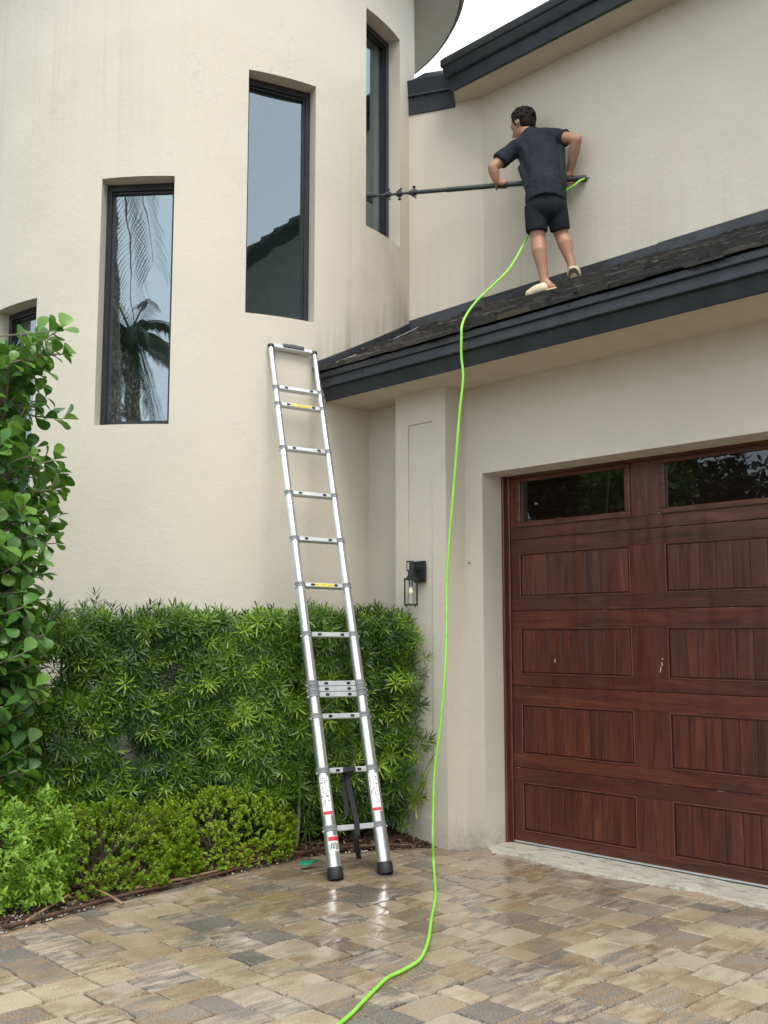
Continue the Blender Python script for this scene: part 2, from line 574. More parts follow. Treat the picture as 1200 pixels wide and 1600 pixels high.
class MB:
    def __init__(s):
        s.v = []
        s.f = []
    def add(s, vs, fs):
        b = len(s.v)
        s.v += [tuple(x) for x in vs]
        s.f += [tuple(i + b for i in f) for f in fs]
        return s
    def box(s, c, size, rot=None):
        hx, hy, hz = (q / 2 for q in size)
        vs = [Vector((x, y, z)) for x in (-hx, hx) for y in (-hy, hy) for z in (-hz, hz)]
        if rot is not None:
            vs = [rot @ q for q in vs]
        c = Vector(c)
        return s.add([q + c for q in vs], [(0, 1, 3, 2), (4, 6, 7, 5), (0, 4, 5, 1), (2, 3, 7, 6), (0, 2, 6, 4), (1, 5, 7, 3)])
    def span(s, a, b):
        a = Vector(a); b = Vector(b)
        return s.box((a + b) / 2, [abs(q) for q in (b - a)])
    def bar(s, p, q, w, h, side):
        p = Vector(p); q = Vector(q)
        z = (q - p).normalized()
        x = (Vector(side) - z * z.dot(Vector(side))).normalized()
        y = z.cross(x)
        rot = Matrix((x, y, z)).transposed()
        return s.box((p + q) / 2, (w, h, (q - p).length), rot)
    def tube(s, pts, rad, n=10, caps=True):
        pts = [Vector(p) for p in pts]
        if not hasattr(rad, '__len__'):
            rad = [rad] * len(pts)
        rings = []
        ref = None
        for i, p in enumerate(pts):
            d = (pts[min(i + 1, len(pts) - 1)] - pts[max(i - 1, 0)]).normalized()
            if ref is None:
                a = Vector((0, 0, 1)) if abs(d.z) < .9 else Vector((1, 0, 0))
                ref = (a - d * d.dot(a)).normalized()
            else:
                ref = (ref - d * d.dot(ref)).normalized()
            b = d.cross(ref)
            rings.append([p + (ref * math.cos(2 * math.pi * k / n) + b * math.sin(2 * math.pi * k / n)) * rad[i] for k in range(n)])
        vs = [v for r in rings for v in r]
        fs = []
        for i in range(len(pts) - 1):
            for k in range(n):
                k2 = (k + 1) % n
                fs.append((i * n + k, i * n + k2, (i + 1) * n + k2, (i + 1) * n + k))
        if caps:
            fs.append(tuple(reversed(range(n))))
            fs.append(tuple(range((len(pts) - 1) * n, len(pts) * n)))
        return s.add(vs, fs)
    def lathe(s, prof, c, axis=(0, 0, 1), n=16):
        ax = Vector(axis).normalized()
        a = Vector((1, 0, 0)) if abs(ax.x) < .9 else Vector((0, 1, 0))
        x = (a - ax * ax.dot(a)).normalized()
        y = ax.cross(x)
        c = Vector(c)
        vs = [c + ax * h + (x * math.cos(2 * math.pi * k / n) + y * math.sin(2 * math.pi * k / n)) * r for r, h in prof for k in range(n)]
        fs = []
        for i in range(len(prof) - 1):
            for k in range(n):
                k2 = (k + 1) % n
                fs.append((i * n + k, i * n + k2, (i + 1) * n + k2, (i + 1) * n + k))
        fs.append(tuple(reversed(range(n))))
        fs.append(tuple(range((len(prof) - 1) * n, len(prof) * n)))
        return s.add(vs, fs)
    def prism(s, prof, x0, x1):
        """(y, z) outline pushed along X"""
        n = len(prof)
        vs = [(x0, y, z) for y, z in prof] + [(x1, y, z) for y, z in prof]
        fs = [(i, (i + 1) % n, n + (i + 1) % n, n + i) for i in range(n)]
        fs += [tuple(reversed(range(n))), tuple(range(n, 2 * n))]
        return s.add(vs, fs)
    def poly(s, pts):
        return s.add(pts, [tuple(range(len(pts)))])
    def build(s, name, mat, parent=None, kind=None, bevel=0, smooth=None, seg=1, fix=True):
        me = bpy.data.meshes.new(name)
        me.from_pydata(s.v, [], s.f)
        if fix or bevel:
            bm = bmesh.new()
            bm.from_mesh(me)
            bmesh.ops.recalc_face_normals(bm, faces=bm.faces)
            if bevel:
                ed = [e for e in bm.edges if len(e.link_faces) == 2 and e.calc_face_angle(0) > .5]
                bmesh.ops.bevel(bm, geom=ed, offset=bevel, segments=seg, affect='EDGES', profile=.6)
            bm.to_mesh(me)
            bm.free()
        o = link_mesh(name, me, mat, parent, kind)
        if smooth:
            sharp(me, smooth)
        return o

def spline(pts, n=8):
    pts = [Vector(p) for p in pts]
    out = []
    for i in range(len(pts) - 1):
        p0 = pts[max(i - 1, 0)]; p1 = pts[i]; p2 = pts[i + 1]; p3 = pts[min(i + 2, len(pts) - 1)]
        for k in range(n):
            t = k / n
            out.append(.5 * ((2 * p1) + (p2 - p0) * t + (2 * p0 - 5 * p1 + 4 * p2 - p3) * t * t + (3 * p1 - p0 - 3 * p2 + p3) * t ** 3))
    out.append(pts[-1])
    return out

# ================================================================== GROUND
MB().poly([(-400, -400, -.09), (400, -400, -.09), (400, 400, -.09), (-400, 400, -.09)]).build('ground', M['gravel_grass'], kind='structure', fix=False)
MB().span((-60, -30, -.40), (60, -14, -.075)).build('street', plain('street_concrete', (.26, .25, .23), .8, bump=.4), kind='structure')  # unseen street, pale so that it bounces light

drive = MB().span((-5.35, -.2, -.40), (.6, 5.6, -.030)).build('driveway', M['joint'], kind='structure')
mb = MB()
mb.span((.602, -13.8, -.40), (7.6, 5.2, -.004))
mb.span((-5.2, -13.8, -.40), (.60, -.202, -.004))
mb.build('driveway', M['slab'], kind='structure')  # unseen paving, enlarged to bounce light up to the soffits

W_ROW = .187
def edge_x(y):
    """where the planting bed meets the paving"""
    ys = [1.2, 2.13, 2.53, 3.26, 3.94, 4.22, 4.52, 4.9, 5.03]
    xs = [-4.70, -4.80, -4.91, -5.02, -5.10, -5.13, -5.02, -4.82, -4.72]
    return float(np.interp(y, ys, xs))

def paver_mesh(seed):
    r = np.random.default_rng(seed)
    me = bpy.data.meshes.new('paver')
    vs = []; fs = []
    out = []
    N = 3
    for a, b in (((-.5, -.5), (.5, -.5)), ((.5, -.5), (.5, .5)), ((.5, .5), (-.5, .5)), ((-.5, .5), (-.5, -.5))):
        for k in range(N):
            t = k / N
            out.append((a[0] + (b[0] - a[0]) * t, a[1] + (b[1] - a[1]) * t))
    n = len(out)
    jit = r.normal(0, .010, (n, 2))
    zz = r.normal(0, .0012, n)
    for sc, z, w in ((.955, 0, 1.0), (.985, -.006, .9), (.985, -.055, .9)):
        for i, (x, y) in enumerate(out):
            cx = np.sign(x) * (1 if abs(abs(x) - .5) < 1e-6 and abs(abs(y) - .5) < 1e-6 else 0) * -.007
            cy = np.sign(y) * (1 if abs(abs(x) - .5) < 1e-6 and abs(abs(y) - .5) < 1e-6 else 0) * -.007
            vs.append(((x + cx) * sc + jit[i, 0] * w, (y + cy) * sc + jit[i, 1] * w, z + (zz[i] if z == 0 else 0)))
    for L in range(2):
        for i in range(n):
            j = (i + 1) % n
            fs.append((L * n + i, (L + 1) * n + i, (L + 1) * n + j, L * n + j))
    fs.append(tuple(range(n)))
    me.from_pydata(vs, [], fs)
    me.validate()
    return me
PM = [paver_mesh(s) for s in range(10)]
PD = []
for m_ in PM:
    co = np.array([v.co for v in m_.vertices])
    PD.append((co, [tuple(p.vertices) for p in m_.polygons]))
    m_.materials.append(M['paver'])
def project(p):
    d = Vector(p) - EYE
    z = d.dot(fwd)
    return 600 + 1620 * d.dot(right) / z, 800 - 1620 * d.dot(cup) / z, z
slots = []
x = -5.34
while x < .5:
    y = -.15 + random.random() * .2
    prev = 0
    while y < 5.28:
        L = random.choice([.125, .187, .187, .187, .245, .245])
        cx, cy = x + W_ROW / 2, y + L / 2
        y += L
        if cx < edge_x(cy) - .16 or (cx < -4.62 and cy > 5.10):
            continue
        slots.append((cx, cy, L))
    x += W_ROW
inview = []
rest = []
for s_ in slots:
    px, py, z = project((s_[0], s_[1], 0))
    (inview if (z > 0 and -40 < px < 1245 and 1290 < py < 1650) else rest).append((z,) + s_)
inview.sort()
for it in inview[300:]:
    rest.append(it)
for z, cx, cy, L in inview[:300]:
    o = bpy.data.objects.new('paver', random.choice(PM))
    o.location = (cx + random.gauss(0, .001), cy, random.gauss(0, .0016))
    o.scale = (W_ROW - .0055, L - .0055, 1)
    o.rotation_euler = (random.gauss(0, .006), random.gauss(0, .006), random.gauss(0, .006))
    COL.objects.link(o)
    o.parent = drive
mb = MB()
for z, cx, cy, L in rest:
    co, fs = random.choice(PD)
    q = co * np.array([W_ROW - .0055, L - .0055, 1]) + np.array([cx, cy, random.gauss(0, .0016)])
    mb.add(q.tolist(), fs)
mb.build('paver', M['paver'], drive, kind='stuff', fix=False)
print('pavers', len(inview), len(rest))

# concrete apron under the garage door, its front edge broken
mb = MB()
n = 46
xs = np.linspace(-4.545, .1, n)
fr = [5.215 if i == 0 else 5.135 + .035 * math.sin(i * .55) + random.uniform(-.018, .018) for i in range(n)]
for i in range(n):
    z1 = .012 + random.uniform(-.003, .003)
    mb.v += [(xs[i], fr[i], -.03), (xs[i], fr[i] + .012, z1), (xs[i], (fr[i] + 5.47) / 2, .016 + random.uniform(-.004, .004)), (xs[i], 5.62, .018)]
for i in range(n - 1):
    for k in range(3):
        mb.f.append((i * 4 + k, (i + 1) * 4 + k, (i + 1) * 4 + k + 1, i * 4 + k + 1))
mb.build('door_apron', M['concrete'], kind='structure', smooth=50)

# planting bed: a lumpy soil sheet that rises from the paving edge to the wall
mb = MB()
ny, nx = 70, 22
for j in range(ny):
    y = .6 + (5.06 - .6) * j / (ny - 1)
    x1 = edge_x(y) + .012 * math.sin(j * 1.7) + random.uniform(-.012, .012)
    for i in range(nx):
        t = i / (nx - 1)
        xx = x1 - t * 3.2
        z = .004 + .05 * min(1, t * 8) + .018 * mnoise.noise((xx * 6, y * 6, 0)) * min(1, t * 10)
        if i == 0:
            z = -.02
        mb.v.append((xx, y, z))
for j in range(ny - 1):
    for i in range(nx - 1):
        a = j * nx + i
        mb.f.append((a, a + 1, a + nx + 1, a + nx))
bed = mb.build('planting_bed', M['soil'], kind='structure', smooth=80)
def bed_z(x, y):
    t = (edge_x(y) - x) / 3.2
    return .004 + .05 * min(1, max(0, t * 8))
# bark mulch and pebbles
mb = MB()
for _ in range(2600):
    y = random.uniform(1.4, 5.0)
    x = edge_x(y) - abs(random.gauss(0, .28)) - .01
    L = random.uniform(.012, .05); w = random.uniform(.004, .011)
    a = random.uniform(0, math.pi); tl = random.gauss(0, .25)
    rot = Matrix.Rotation(a, 3, 'Z') @ Matrix.Rotation(tl, 3, 'Y')
    mb.box((x, y, bed_z(x, y) + .006 + random.uniform(0, .012)), (L, w, .004), rot)
mb.build('mulch', M['chip'], kind='stuff', fix=False)
mb = MB()
for _ in range(480):
    if random.random() < .75:
        y = random.gauss(2.25, .22); x = edge_x(y) - abs(random.gauss(.08, .10))
    else:
        y = random.uniform(2, 4.9); x = edge_x(y) - abs(random.gauss(0, .07))
    r = random.uniform(.003, .009)
    mb.lathe([(r * .5, -r * .6), (r, 0), (r * .6, r * .6)], (x, y, bed_z(x, y) + r * .4), n=6)
mb.build('gravel', M['stone'], kind='stuff', fix=False)

# ================================================================== HOUSE
TC = Vector((-7.5, 4.947, 0)); TR = 1.85; TRI = 1.60
house = root('house', (-5.0, 5.5, 0), 'cream stucco house with a round stair tower, low dark tiled roof and garage', 'house')
HW = TR * math.sin(R_(8.2))                     # half window width
WIN = [(-81.8, 2.10, 3.785, 'glass'), (-48.75, 2.808, 4.592, 'glass_wet'), (-16.55, 3.628, 5.446, 'glass'), (15.55, 4.503, 6.30, 'glass')]
TOP = 7.13

def drum(Rd, wins, z0, z1, flip=False):
    aset = set(np.round(np.arange(-180, 180, 2.0), 4).tolist())
    half = math.degrees(math.asin(HW / Rd))
    for a, *_ in wins:
        aset -= {q for q in aset if abs(q - (a - half)) < .9 or abs(q - (a + half)) < .9}
        aset |= {round(a - half, 4), round(a + half, 4)}
    an = sorted(aset)
    zs = sorted({z0, z1} | {w[1] for w in wins} | {w[2] for w in wins} | set(np.arange(z0 + .5, z1, .6).tolist()))
    vs = []; fs = []
    for a in an:
        for z in zs:
            vs.append((TC.x + Rd * math.cos(R_(a)), TC.y + Rd * math.sin(R_(a)), z))
    nz = len(zs)
    for i in range(len(an)):
        i2 = (i + 1) % len(an)
        am = an[i] + ((an[i2] - an[i]) % 360) / 2
        for k in range(nz - 1):
            zm = (zs[k] + zs[k + 1]) / 2
            if any(abs(am - w[0]) < half and w[1] < zm < w[2] for w in wins):
                continue
            f = (i * nz + k, i2 * nz + k, i2 * nz + k + 1, i * nz + k + 1)
            fs.append(f[::-1] if flip else f)
    return vs, fs

me = bpy.data.meshes.new('tower_wall')
vs, fs = drum(TR, WIN, -.1, TOP)
me.from_pydata(vs, [], fs)
me.shade_smooth()
link_mesh('tower_wall', me, M['stucco_tower'], house)
me = bpy.data.meshes.new('tower_lining')
vs, fs = drum(TRI, WIN, -.1, TOP - .05, True)
me.from_pydata(vs, [], fs)
me.shade_smooth()
link_mesh('tower_lining', me, M['interior'], house)

for a, z0, z1, gm in WIN:
    n_ = Vector((math.cos(R_(a)), math.sin(R_(a)), 0))
    t_ = Vector((-n_.y, n_.x, 0))
    def at(u, d, z):                            # u along the wall, d outward from the tower axis
        return TC + n_ * d + t_ * u + Vector((0, 0, z))
    dO = math.sqrt(TR ** 2 - HW ** 2); dI = math.sqrt(TRI ** 2 - HW ** 2)
    FD = TR - .125                              # outer face of the frame
    # plaster reveal round the opening (outer part) and the painted jamb inside
    for nm, d1, mat in (('window_reveal', FD - .02, M['stucco']), ('inner_jamb', None, M['interior'])):
        mb = MB()
        K = 8
        us = [(-HW + 2 * HW * i / K) for i in range(K + 1)]
        def outer(u):
            return math.sqrt(TR ** 2 - u * u) if d1 is not None else FD - .06
        def inner(u):
            return d1 if d1 is not None else math.sqrt(TRI ** 2 - u * u)
        for z in (z0, z1):
            for i in range(K):
                mb.poly([at(us[i], outer(us[i]), z), at(us[i + 1], outer(us[i + 1]), z), at(us[i + 1], inner(us[i + 1]), z), at(us[i], inner(us[i]), z)])
        for u in (-HW, HW):
            mb.poly([at(u, outer(u), z0), at(u, outer(u), z1), at(u, inner(u), z1), at(u, inner(u), z0)])
        mb.build(nm, mat, house, fix=False)
    rot = Matrix((t_, n_, Vector((0, 0, 1)))).transposed()
    FW = .036
    mb = MB()
    e = .0015
    for sgn in (-1, 1):
        mb.box(at(sgn * (HW - FW / 2 - e), FD - .03, (z0 + z1) / 2), (FW, .06, z1 - z0 - 2 * e), rot)
    mb.box(at(0, FD - .03, z0 + FW / 2 + e), (2 * HW - 2 * FW - 2 * e, .059, FW), rot)
    mb.box(at(0, FD - .03, z1 - .024 - e), (2 * HW - 2 * FW - 2 * e, .059, .048), rot)
    fr_ = mb.build('window', M['frame'], house, bevel=.002)
    mb = MB()
    g = .014
    for sgn in (-1, 1):
        mb.box(at(sgn * (HW - FW - g / 2), FD - .034, (z0 + z1) / 2), (g, .03, z1 - z0 - FW - .05), rot)
    mb.box(at(0, FD - .034, z0 + FW + g / 2 + .001), (2 * HW - 2 * FW - 2 * g, .0295, g), rot)
    mb.box(at(0, FD - .034, z1 - .048 - g / 2 - .003), (2 * HW - 2 * FW - 2 * g, .0295, g), rot)
    mb.build('glazing_bead', M['black'], fr_)
    mb = MB()
    u1 = HW - FW - .002
    mb.poly([at(-u1, FD - .040, z0 + FW), at(u1, FD - .040, z0 + FW), at(u1, FD - .040, z1 - .048), at(-u1, FD - .040, z1 - .048)])
    mb.build('pane', M[gm], fr_, fix=False)
# stair flights seen through the glass
mb = MB()
for k in range(26):
    a = -110 + k * 9.0
    z = 1.9 + k * .235
    p = []
    for aa in (a, a + 9.4):
        for rr in (.35, 1.55):
            p.append((TC.x + rr * math.cos(R_(aa)), TC.y + rr * math.sin(R_(aa))))
    q = [p[0], p[1], p[3], p[2]]
    if z < 6.9:
        mb.add([(x_, y_, z - 1.25) for x_, y_ in q] + [(x_, y_, z - 1.03) for x_, y_ in q],
               [(0, 1, 2, 3), (4, 5, 6, 7), (0, 1, 5, 4), (1, 2, 6, 5), (2, 3, 7, 6), (3, 0, 4, 7)])
mb.build('stair', M['interior'], house)
# tower roof: thin overhanging soffit and a cone above
mb = MB()
RO = 2.29
mb.lathe([(RO - .02, TOP), (RO, TOP + .004), (RO + .012, TOP + .05), (RO + .03, TOP + .06), (RO + .03, TOP + .085), (.05, TOP + 1.35)], TC, n=96)
mb.build('tower_roof', M['slate'], house)
mb = MB()
K = 96
vs = [(TC.x + r * math.cos(2 * math.pi * k / K), TC.y + r * math.sin(2 * math.pi * k / K), TOP - .004) for r in (RO - .025, 1.2) for k in range(K)]
mb.add(vs, [(k, (k + 1) % K, K + (k + 1) % K, K + k) for k in range(K)])
mb.build('tower_soffit', M['soffit_grey'], house, fix=False)

# ---- garage front
YW, YD, YP = 5.222, 5.457, 5.032
SOF = 3.045
XR = .7
OPL, OPR, OPT = -4.546, .0, 2.447
mb = MB()
mb.span((-5.72, YW, -.1), (OPL, YW + .30, SOF + .1))
mb.span((OPL, YW, OPT), (OPR, YW + .30, SOF + .1))
mb.span((OPR, YW, -.1), (XR, YW + .30, SOF + .1))
mb.build('garage_wall', M['stucco'], house)
# pilaster with a shallow recessed panel
PX0, PX1 = -5.183, -4.703
QX0, QX1, QZ0, QZ1 = -5.062, -4.826, .18, 2.823
mb = MB()
mb.span((PX0, YP, -.1), (QX0, YW + .01, SOF + .05))
mb.span((QX1, YP, -.1), (PX1, YW + .01, SOF + .05))
mb.span((QX0, YP, -.1), (QX1, YW + .01, QZ0))
mb.span((QX0, YP, QZ1), (QX1, YW + .01, SOF + .05))
pil = mb.build('pilaster', M['stucco'], house)
MB().span((QX0 + .001, YP + .011, QZ0 + .001), (QX1 - .001, YW + .008, QZ1 - .001)).build('panel', M['stucco'], pil)
# chipped spot on the wall corner
MB().lathe([(.004, -.002), (.008, 0), (.004, .003)], (-4.668, YW - .001, 1.85), (0, -1, 0), 8).build('chip_mark', M['joint'], house)

# soffit slab, then the boards of the eave
YF = 4.758
mb = MB().span((-5.70, YF - .001, SOF), (XR, YW + .05, SOF + .02))
mb.build('eave_soffit', M['soffit'], house)
def eave_board(prof, mat, x0=-5.70, bev=.003):
    return MB().prism(prof, x0, XR).build('fascia_board', mat, house, bevel=bev, smooth=40)
eave_board([(YF - .004, SOF - .003), (YF - .030, SOF + .086), (YF + .03, SOF + .086), (YF + .03, SOF + .003)], M['fascia_low'], -5.622)
eave_board([(YF - .050, SOF + .0865), (YF - .056, SOF + .092), (YF - .050, SOF + .102), (YF - .045, SOF + .157), (YF + .03, SOF + .157), (YF + .03, SOF + .0865)], M['fascia'], -5.628)
drip = eave_board([(YF - .060, SOF + .1575), (YF - .063, SOF + .163), (YF - .058, SOF + .204), (YF + .03, SOF + .204), (YF + .03, SOF + .1575)], M['flash'], -5.634)
for k in range(22):
    x = -5.54 + k * .264
    MB().lathe([(.0075, 0), (.0075, .003), (.004, .003)], (x, YF - .0600, SOF + .186), (0, -1, .1), 8).build('weep_hole', M['darkroom'], drip)
for k in range(4):
    x = [-5.18, -4.2, -3.32, -1.9][k]
    MB().box((x, YF - .0475, SOF + .13), (.003, .006, .05)).build('board_joint', M['flash'], house)

# ---- low roof with loose courses of thick slates
RZ0, RY0, RS = 3.238, 4.70, .497
RA = math.atan(RS)
def roof_z(y):
    return RZ0 + RS * (y - RY0)
YU = 6.2
mb = MB().prism([(RY0 - .0, RZ0 + .004), (YU + .2, roof_z(YU + .2) - .004), (YU + .2, roof_z(YU + .2) - .06), (RY0 + .06, RZ0 - .03)], -6.3, XR)
roof = mb.build('roof', M['darkroom'], house)
sl_dir = Vector((0, math.cos(RA), math.sin(RA)))
sl_n = Vector((0, -math.sin(RA), math.cos(RA)))
tiles = []
def tile_mesh(seed):
    r = np.random.default_rng(seed)
    mb = MB()
    N = 6
    lo = [(-.5 + i / N, r.normal(0, .018)) for i in range(N + 1)]
    vs = []
    for zt in (0, 1):
        for x_, j in lo:
            vs.append((x_, j, zt + r.normal(0, .10) * zt))
        vs.append((.5, 1, zt)); vs.append((-.5, 1, zt))
    k = N + 3
    fs = [tuple(reversed(range(k))), tuple(range(k, 2 * k))]
    fs += [(i, (i + 1) % k, k + (i + 1) % k, k + i) for i in range(k)]
    me = bpy.data.meshes.new('roof_tile')
    me.from_pydata(vs, [], fs)
    me.validate()
    me.materials.append(M['slate'])
    return me
TM = [tile_mesh(s) for s in range(12)]
EXPO = .190
for c_ in range(9):
    s0 = -.012 + c_ * EXPO
    x = -5.75 + (.09 if c_ % 2 else 0)
    while x < .45:
        w = random.uniform(.15, .25)
        y = RY0 + s0 * math.cos(RA)
        cx = x + w / 2
        x += w + .004
        if y > YU - .03 or (Vector((cx, y + .08, 0)) - TC).length < TR - .02:
            continue
        if y > 5.95 and cx < -5.35 - (YU - y) * 1.3:
            continue
        th = random.choice([.014, .020, .028, .036])
        o = bpy.data.objects.new('roof_tile', random.choice(TM))
        tilt = math.atan(.024 / EXPO) * .9
        d = (sl_dir * math.cos(tilt) - sl_n * math.sin(tilt))
        nn = d.cross(Vector((1, 0, 0))) * -1
        Mx = Matrix((Vector((1, 0, 0)), d, nn)).transposed()
        L = EXPO * 1.2
        if (y + L * .85) > YU:
            L = max(.05, (YU - y) / .88)
        base = Vector((cx, RY0, RZ0)) + sl_dir * (s0 + random.gauss(0, .008)) + sl_n * (.024 + random.gauss(0, .003))
        o.matrix_world = Matrix.Translation(base) @ Mx.to_4x4() @ Matrix.Rotation(random.gauss(0, .02), 4, 'Z') @ Matrix.Rotation(random.gauss(0, .03), 4, 'X') @ Matrix.Diagonal((w, L, th, 1))
        tiles.append(o)
for o in tiles[:300]:
    COL.objects.link(o)
    o.parent = roof
print('tiles', len(tiles))

# flashing against tower, angled wall and main wall
SEGA = Vector((-5.935, 5.905, 0)); SEGB = Vector((-5.35, 6.2, 0))
mb = MB()
an = np.linspace(-7.4, 31.0, 30)
vs = []
FH = .085
for a in an:
    for rr, dz in ((TR + .012, -.05), (TR + .012, FH), (TR + .002, FH + .006)):
        x_ = TC.x + rr * math.cos(R_(a)); y_ = TC.y + rr * math.sin(R_(a))
        vs.append((x_, y_, roof_z(y_) + dz + .012))
fs = []
for i in range(len(an) - 1):
    for k in range(2):
        fs.append((i * 3 + k, i * 3 + k + 1, (i + 1) * 3 + k + 1, (i + 1) * 3 + k))
mb.add(vs, fs)
mb.build('flashing', M['flash'], roof, smooth=40)
# the turned-out foot of that flashing lies on the tiles as a thin bright edge
pts = []
for a in an:
    rr = TR + .075
    y_ = TC.y + rr * math.sin(R_(a))
    pts.append((TC.x + rr * math.cos(R_(a)), y_, roof_z(y_) + .040))
MB().tube(pts, .006, 6).build('flashing_edge', M['collar'], roof, smooth=60)
def wall_flash(p, q, zp, zq, out, lap):
    d = (q - p).normalized(); nn = Vector((d.y, -d.x, 0))
    mb = MB()
    a0 = p + nn * out; a1 = q + nn * out
    mb.add([(a0.x, a0.y, zp - .05), (a1.x, a1.y, zq - .05), (a1.x, a1.y, zq + lap), (a0.x, a0.y, zp + lap),
            (p.x, p.y, zp - .05), (q.x, q.y, zq - .05), (q.x, q.y, zq + lap + .006), (p.x, p.y, zp + lap + .006)],
           [(0, 1, 2, 3), (3, 2, 6, 7), (0, 4, 5, 1), (0, 3, 7, 4), (1, 5, 6, 2)])
    mb.build('flashing', M['flash'], roof, smooth=30)
wall_flash(SEGA, SEGB, roof_z(SEGA.y) + .01, roof_z(SEGB.y) + .002, .012, .105)
for i, (xa, xb) in enumerate([(-5.35, -3.75), (-3.74, -2.1), (-2.09, -.6), (-.59, XR)]):
    wall_flash(Vector((xa, YU, 0)), Vector((xb, YU, 0)), roof_z(YU) + .004, roof_z(YU) + .004, .010 + .004 * (i % 2), .097 + .006 * (i % 2))

# ---- upper wall, its eave and roof
ZU = 5.80
mb = MB()
ux0 = -5.35
mb.span((ux0, YU, 3.0), (XR, YU + .3, ZU + .03))
mb.build('upper_wall', M['stucco_wall'], house)
sd_ = (SEGB - SEGA).normalized(); sn_ = Vector((sd_.y, -sd_.x, 0))
A2 = SEGA - sd_ * .15
mb = MB()
q = [A2, SEGB, SEGB - sn_ * .3, A2 - sn_ * .3]
mb.add([(p.x, p.y, 3.0) for p in q] + [(p.x, p.y, ZU) for p in q], [(0, 1, 5, 4), (1, 2, 6, 5), (2, 3, 7, 6), (3, 0, 4, 7), (4, 5, 6, 7), (0, 3, 2, 1)])
mb.build('angled_wall', M['stucco_wall'], house)
# small eave band across the angled wall
def seg_board(z0, z1, o0, o1, mat, x1=.58):
    b = SEGA + sd_ * x1
    a_ = SEGA - sd_ * .15
    mb = MB()
    pr = [(o0, z0), (o1, z1), (-.05, z1), (-.05, z0)]
    vs = []
    for p in (a_, b):
        for o_, z in pr:
            w = p + sn_ * o_
            vs.append((w.x, w.y, z))
    mb.add(vs, [(0, 1, 5, 4), (1, 2, 6, 5), (2, 3, 7, 6), (3, 0, 4, 7), (0, 3, 2, 1), (4, 5, 6, 7)])
    return mb.build('fascia_board', mat, house, bevel=.003)
seg_board(5.757, 5.905, .012, .020, M['fascia'], .425)
seg_board(5.9055, 5.925, .040, .042, M['flash'])
seg_board(5.9255, 6.04, .030, .060, M['fascia'])
# little saddle of roof metal in the corner behind it
mb = MB()
mb.add([(-5.99, 5.86, 6.02), (-5.55, 6.06, 6.045), (-5.45, 6.75, 6.40), (-6.15, 6.35, 6.32), (-5.80, 5.98, 6.12)], [(0, 1, 4), (1, 2, 4), (2, 3, 4), (3, 0, 4)])
mb.build('roof_saddle', M['flash'], house, fix=False)

UX0 = -5.50
q = [(-5.425, 5.931), (XR, 5.931), (XR, YU + .02), (-5.33, YU + .02), (-5.565, 6.105)]
mb = MB()
mb.add([(x_, y_, ZU) for x_, y_ in q] + [(x_, y_, ZU + .02) for x_, y_ in q], [(0, 1, 2, 3, 4), (9, 8, 7, 6, 5)] + [(k, (k + 1) % 5, 5 + (k + 1) % 5, 5 + k) for k in range(5)])
mb.build('eave_soffit', M['soffit'], house)
def up_board(prof, mat, x0):
    return MB().prism(prof, x0, XR).build('fascia_board', mat, house, bevel=.004, smooth=40)
up_board([(5.930, ZU - .003), (5.912, ZU + .105), (5.99, ZU + .105), (5.99, ZU + .003)], M['fascia'], UX0 + .035)
up_board([(5.888, ZU + .1055), (5.882, ZU + .115), (5.866, ZU + .19), (5.99, ZU + .19), (5.99, ZU + .1055)], M['fascia'], UX0 + .012)
up_board([(5.858, ZU + .1905), (5.852, ZU + .20), (5.850, ZU + .255), (5.99, ZU + .275), (5.99, ZU + .1905)], M['flash'], UX0)
mb = MB().prism([(5.875, ZU + .276), (9.5, ZU + .276 + 3.6 * .42), (9.5, ZU + .2 + 3.6 * .42), (5.992, ZU + .2)], UX0 + .01, XR)
mb.build('upper_roof', M['slate'], house)

# ---- garage door
dz0 = .028
DX0, DX1 = -4.536, -.015
door = MB().span((DX0, YD + .012, dz0), (DX1, YD + .045, 2.452)).build('garage_door', M['wood_h'], house)
MB().span((OPL - .2, YD + .05, -.05), (OPR + .2, YD + .09, 2.6)).build('garage_interior_wall', M['darkroom'], house) if False else None
cols = [(-4.425 + 1.105 * k, -3.563 + 1.105 * k) for k in range(4)]
rows = [(.100, .412), (.592, .917), (1.112, 1.416), (1.618, 1.915)]
seams = [.505, 1.033, 1.527, 2.010]
zb = [dz0] + seams + [2.452]
# rebuild the door skin as rails (level grain) and stiles (upright grain)
for o in [door]:
    pass
rails = [(dz0, rows[0][0])] + [(rows[i][1], rows[i + 1][0]) for i in range(3)] + [(rows[3][1], 2.092)]
for a, b in rails:
    sm = [s for s in seams if a + .01 < s < b - .01]
    cuts = [a] + sm + [b]
    for i in range(len(cuts) - 1):
        MB().span((DX0, YD, cuts[i] + (.002 if i else 0)), (DX1, YD + .0115, cuts[i + 1] - (.0025 if i < len(cuts) - 2 else 0))).build('rail', M['wood_h'], door, bevel=.0018)
MB().span((DX0, YD, 2.418), (DX1, YD + .0115, 2.452)).build('rail', M['wood_h'], door, bevel=.001)
edges = [DX0] + [q for c in cols for q in c] + [DX1]
for i in range(0, len(edges), 2):
    for (a, b) in rows + [(2.0925, 2.4175)]:
        MB().span((edges[i] + (0 if i else .0), YD + .0002, a + .0004), (edges[i + 1], YD + .0114, b - .0004)).build('stile', M['wood_v'], door)
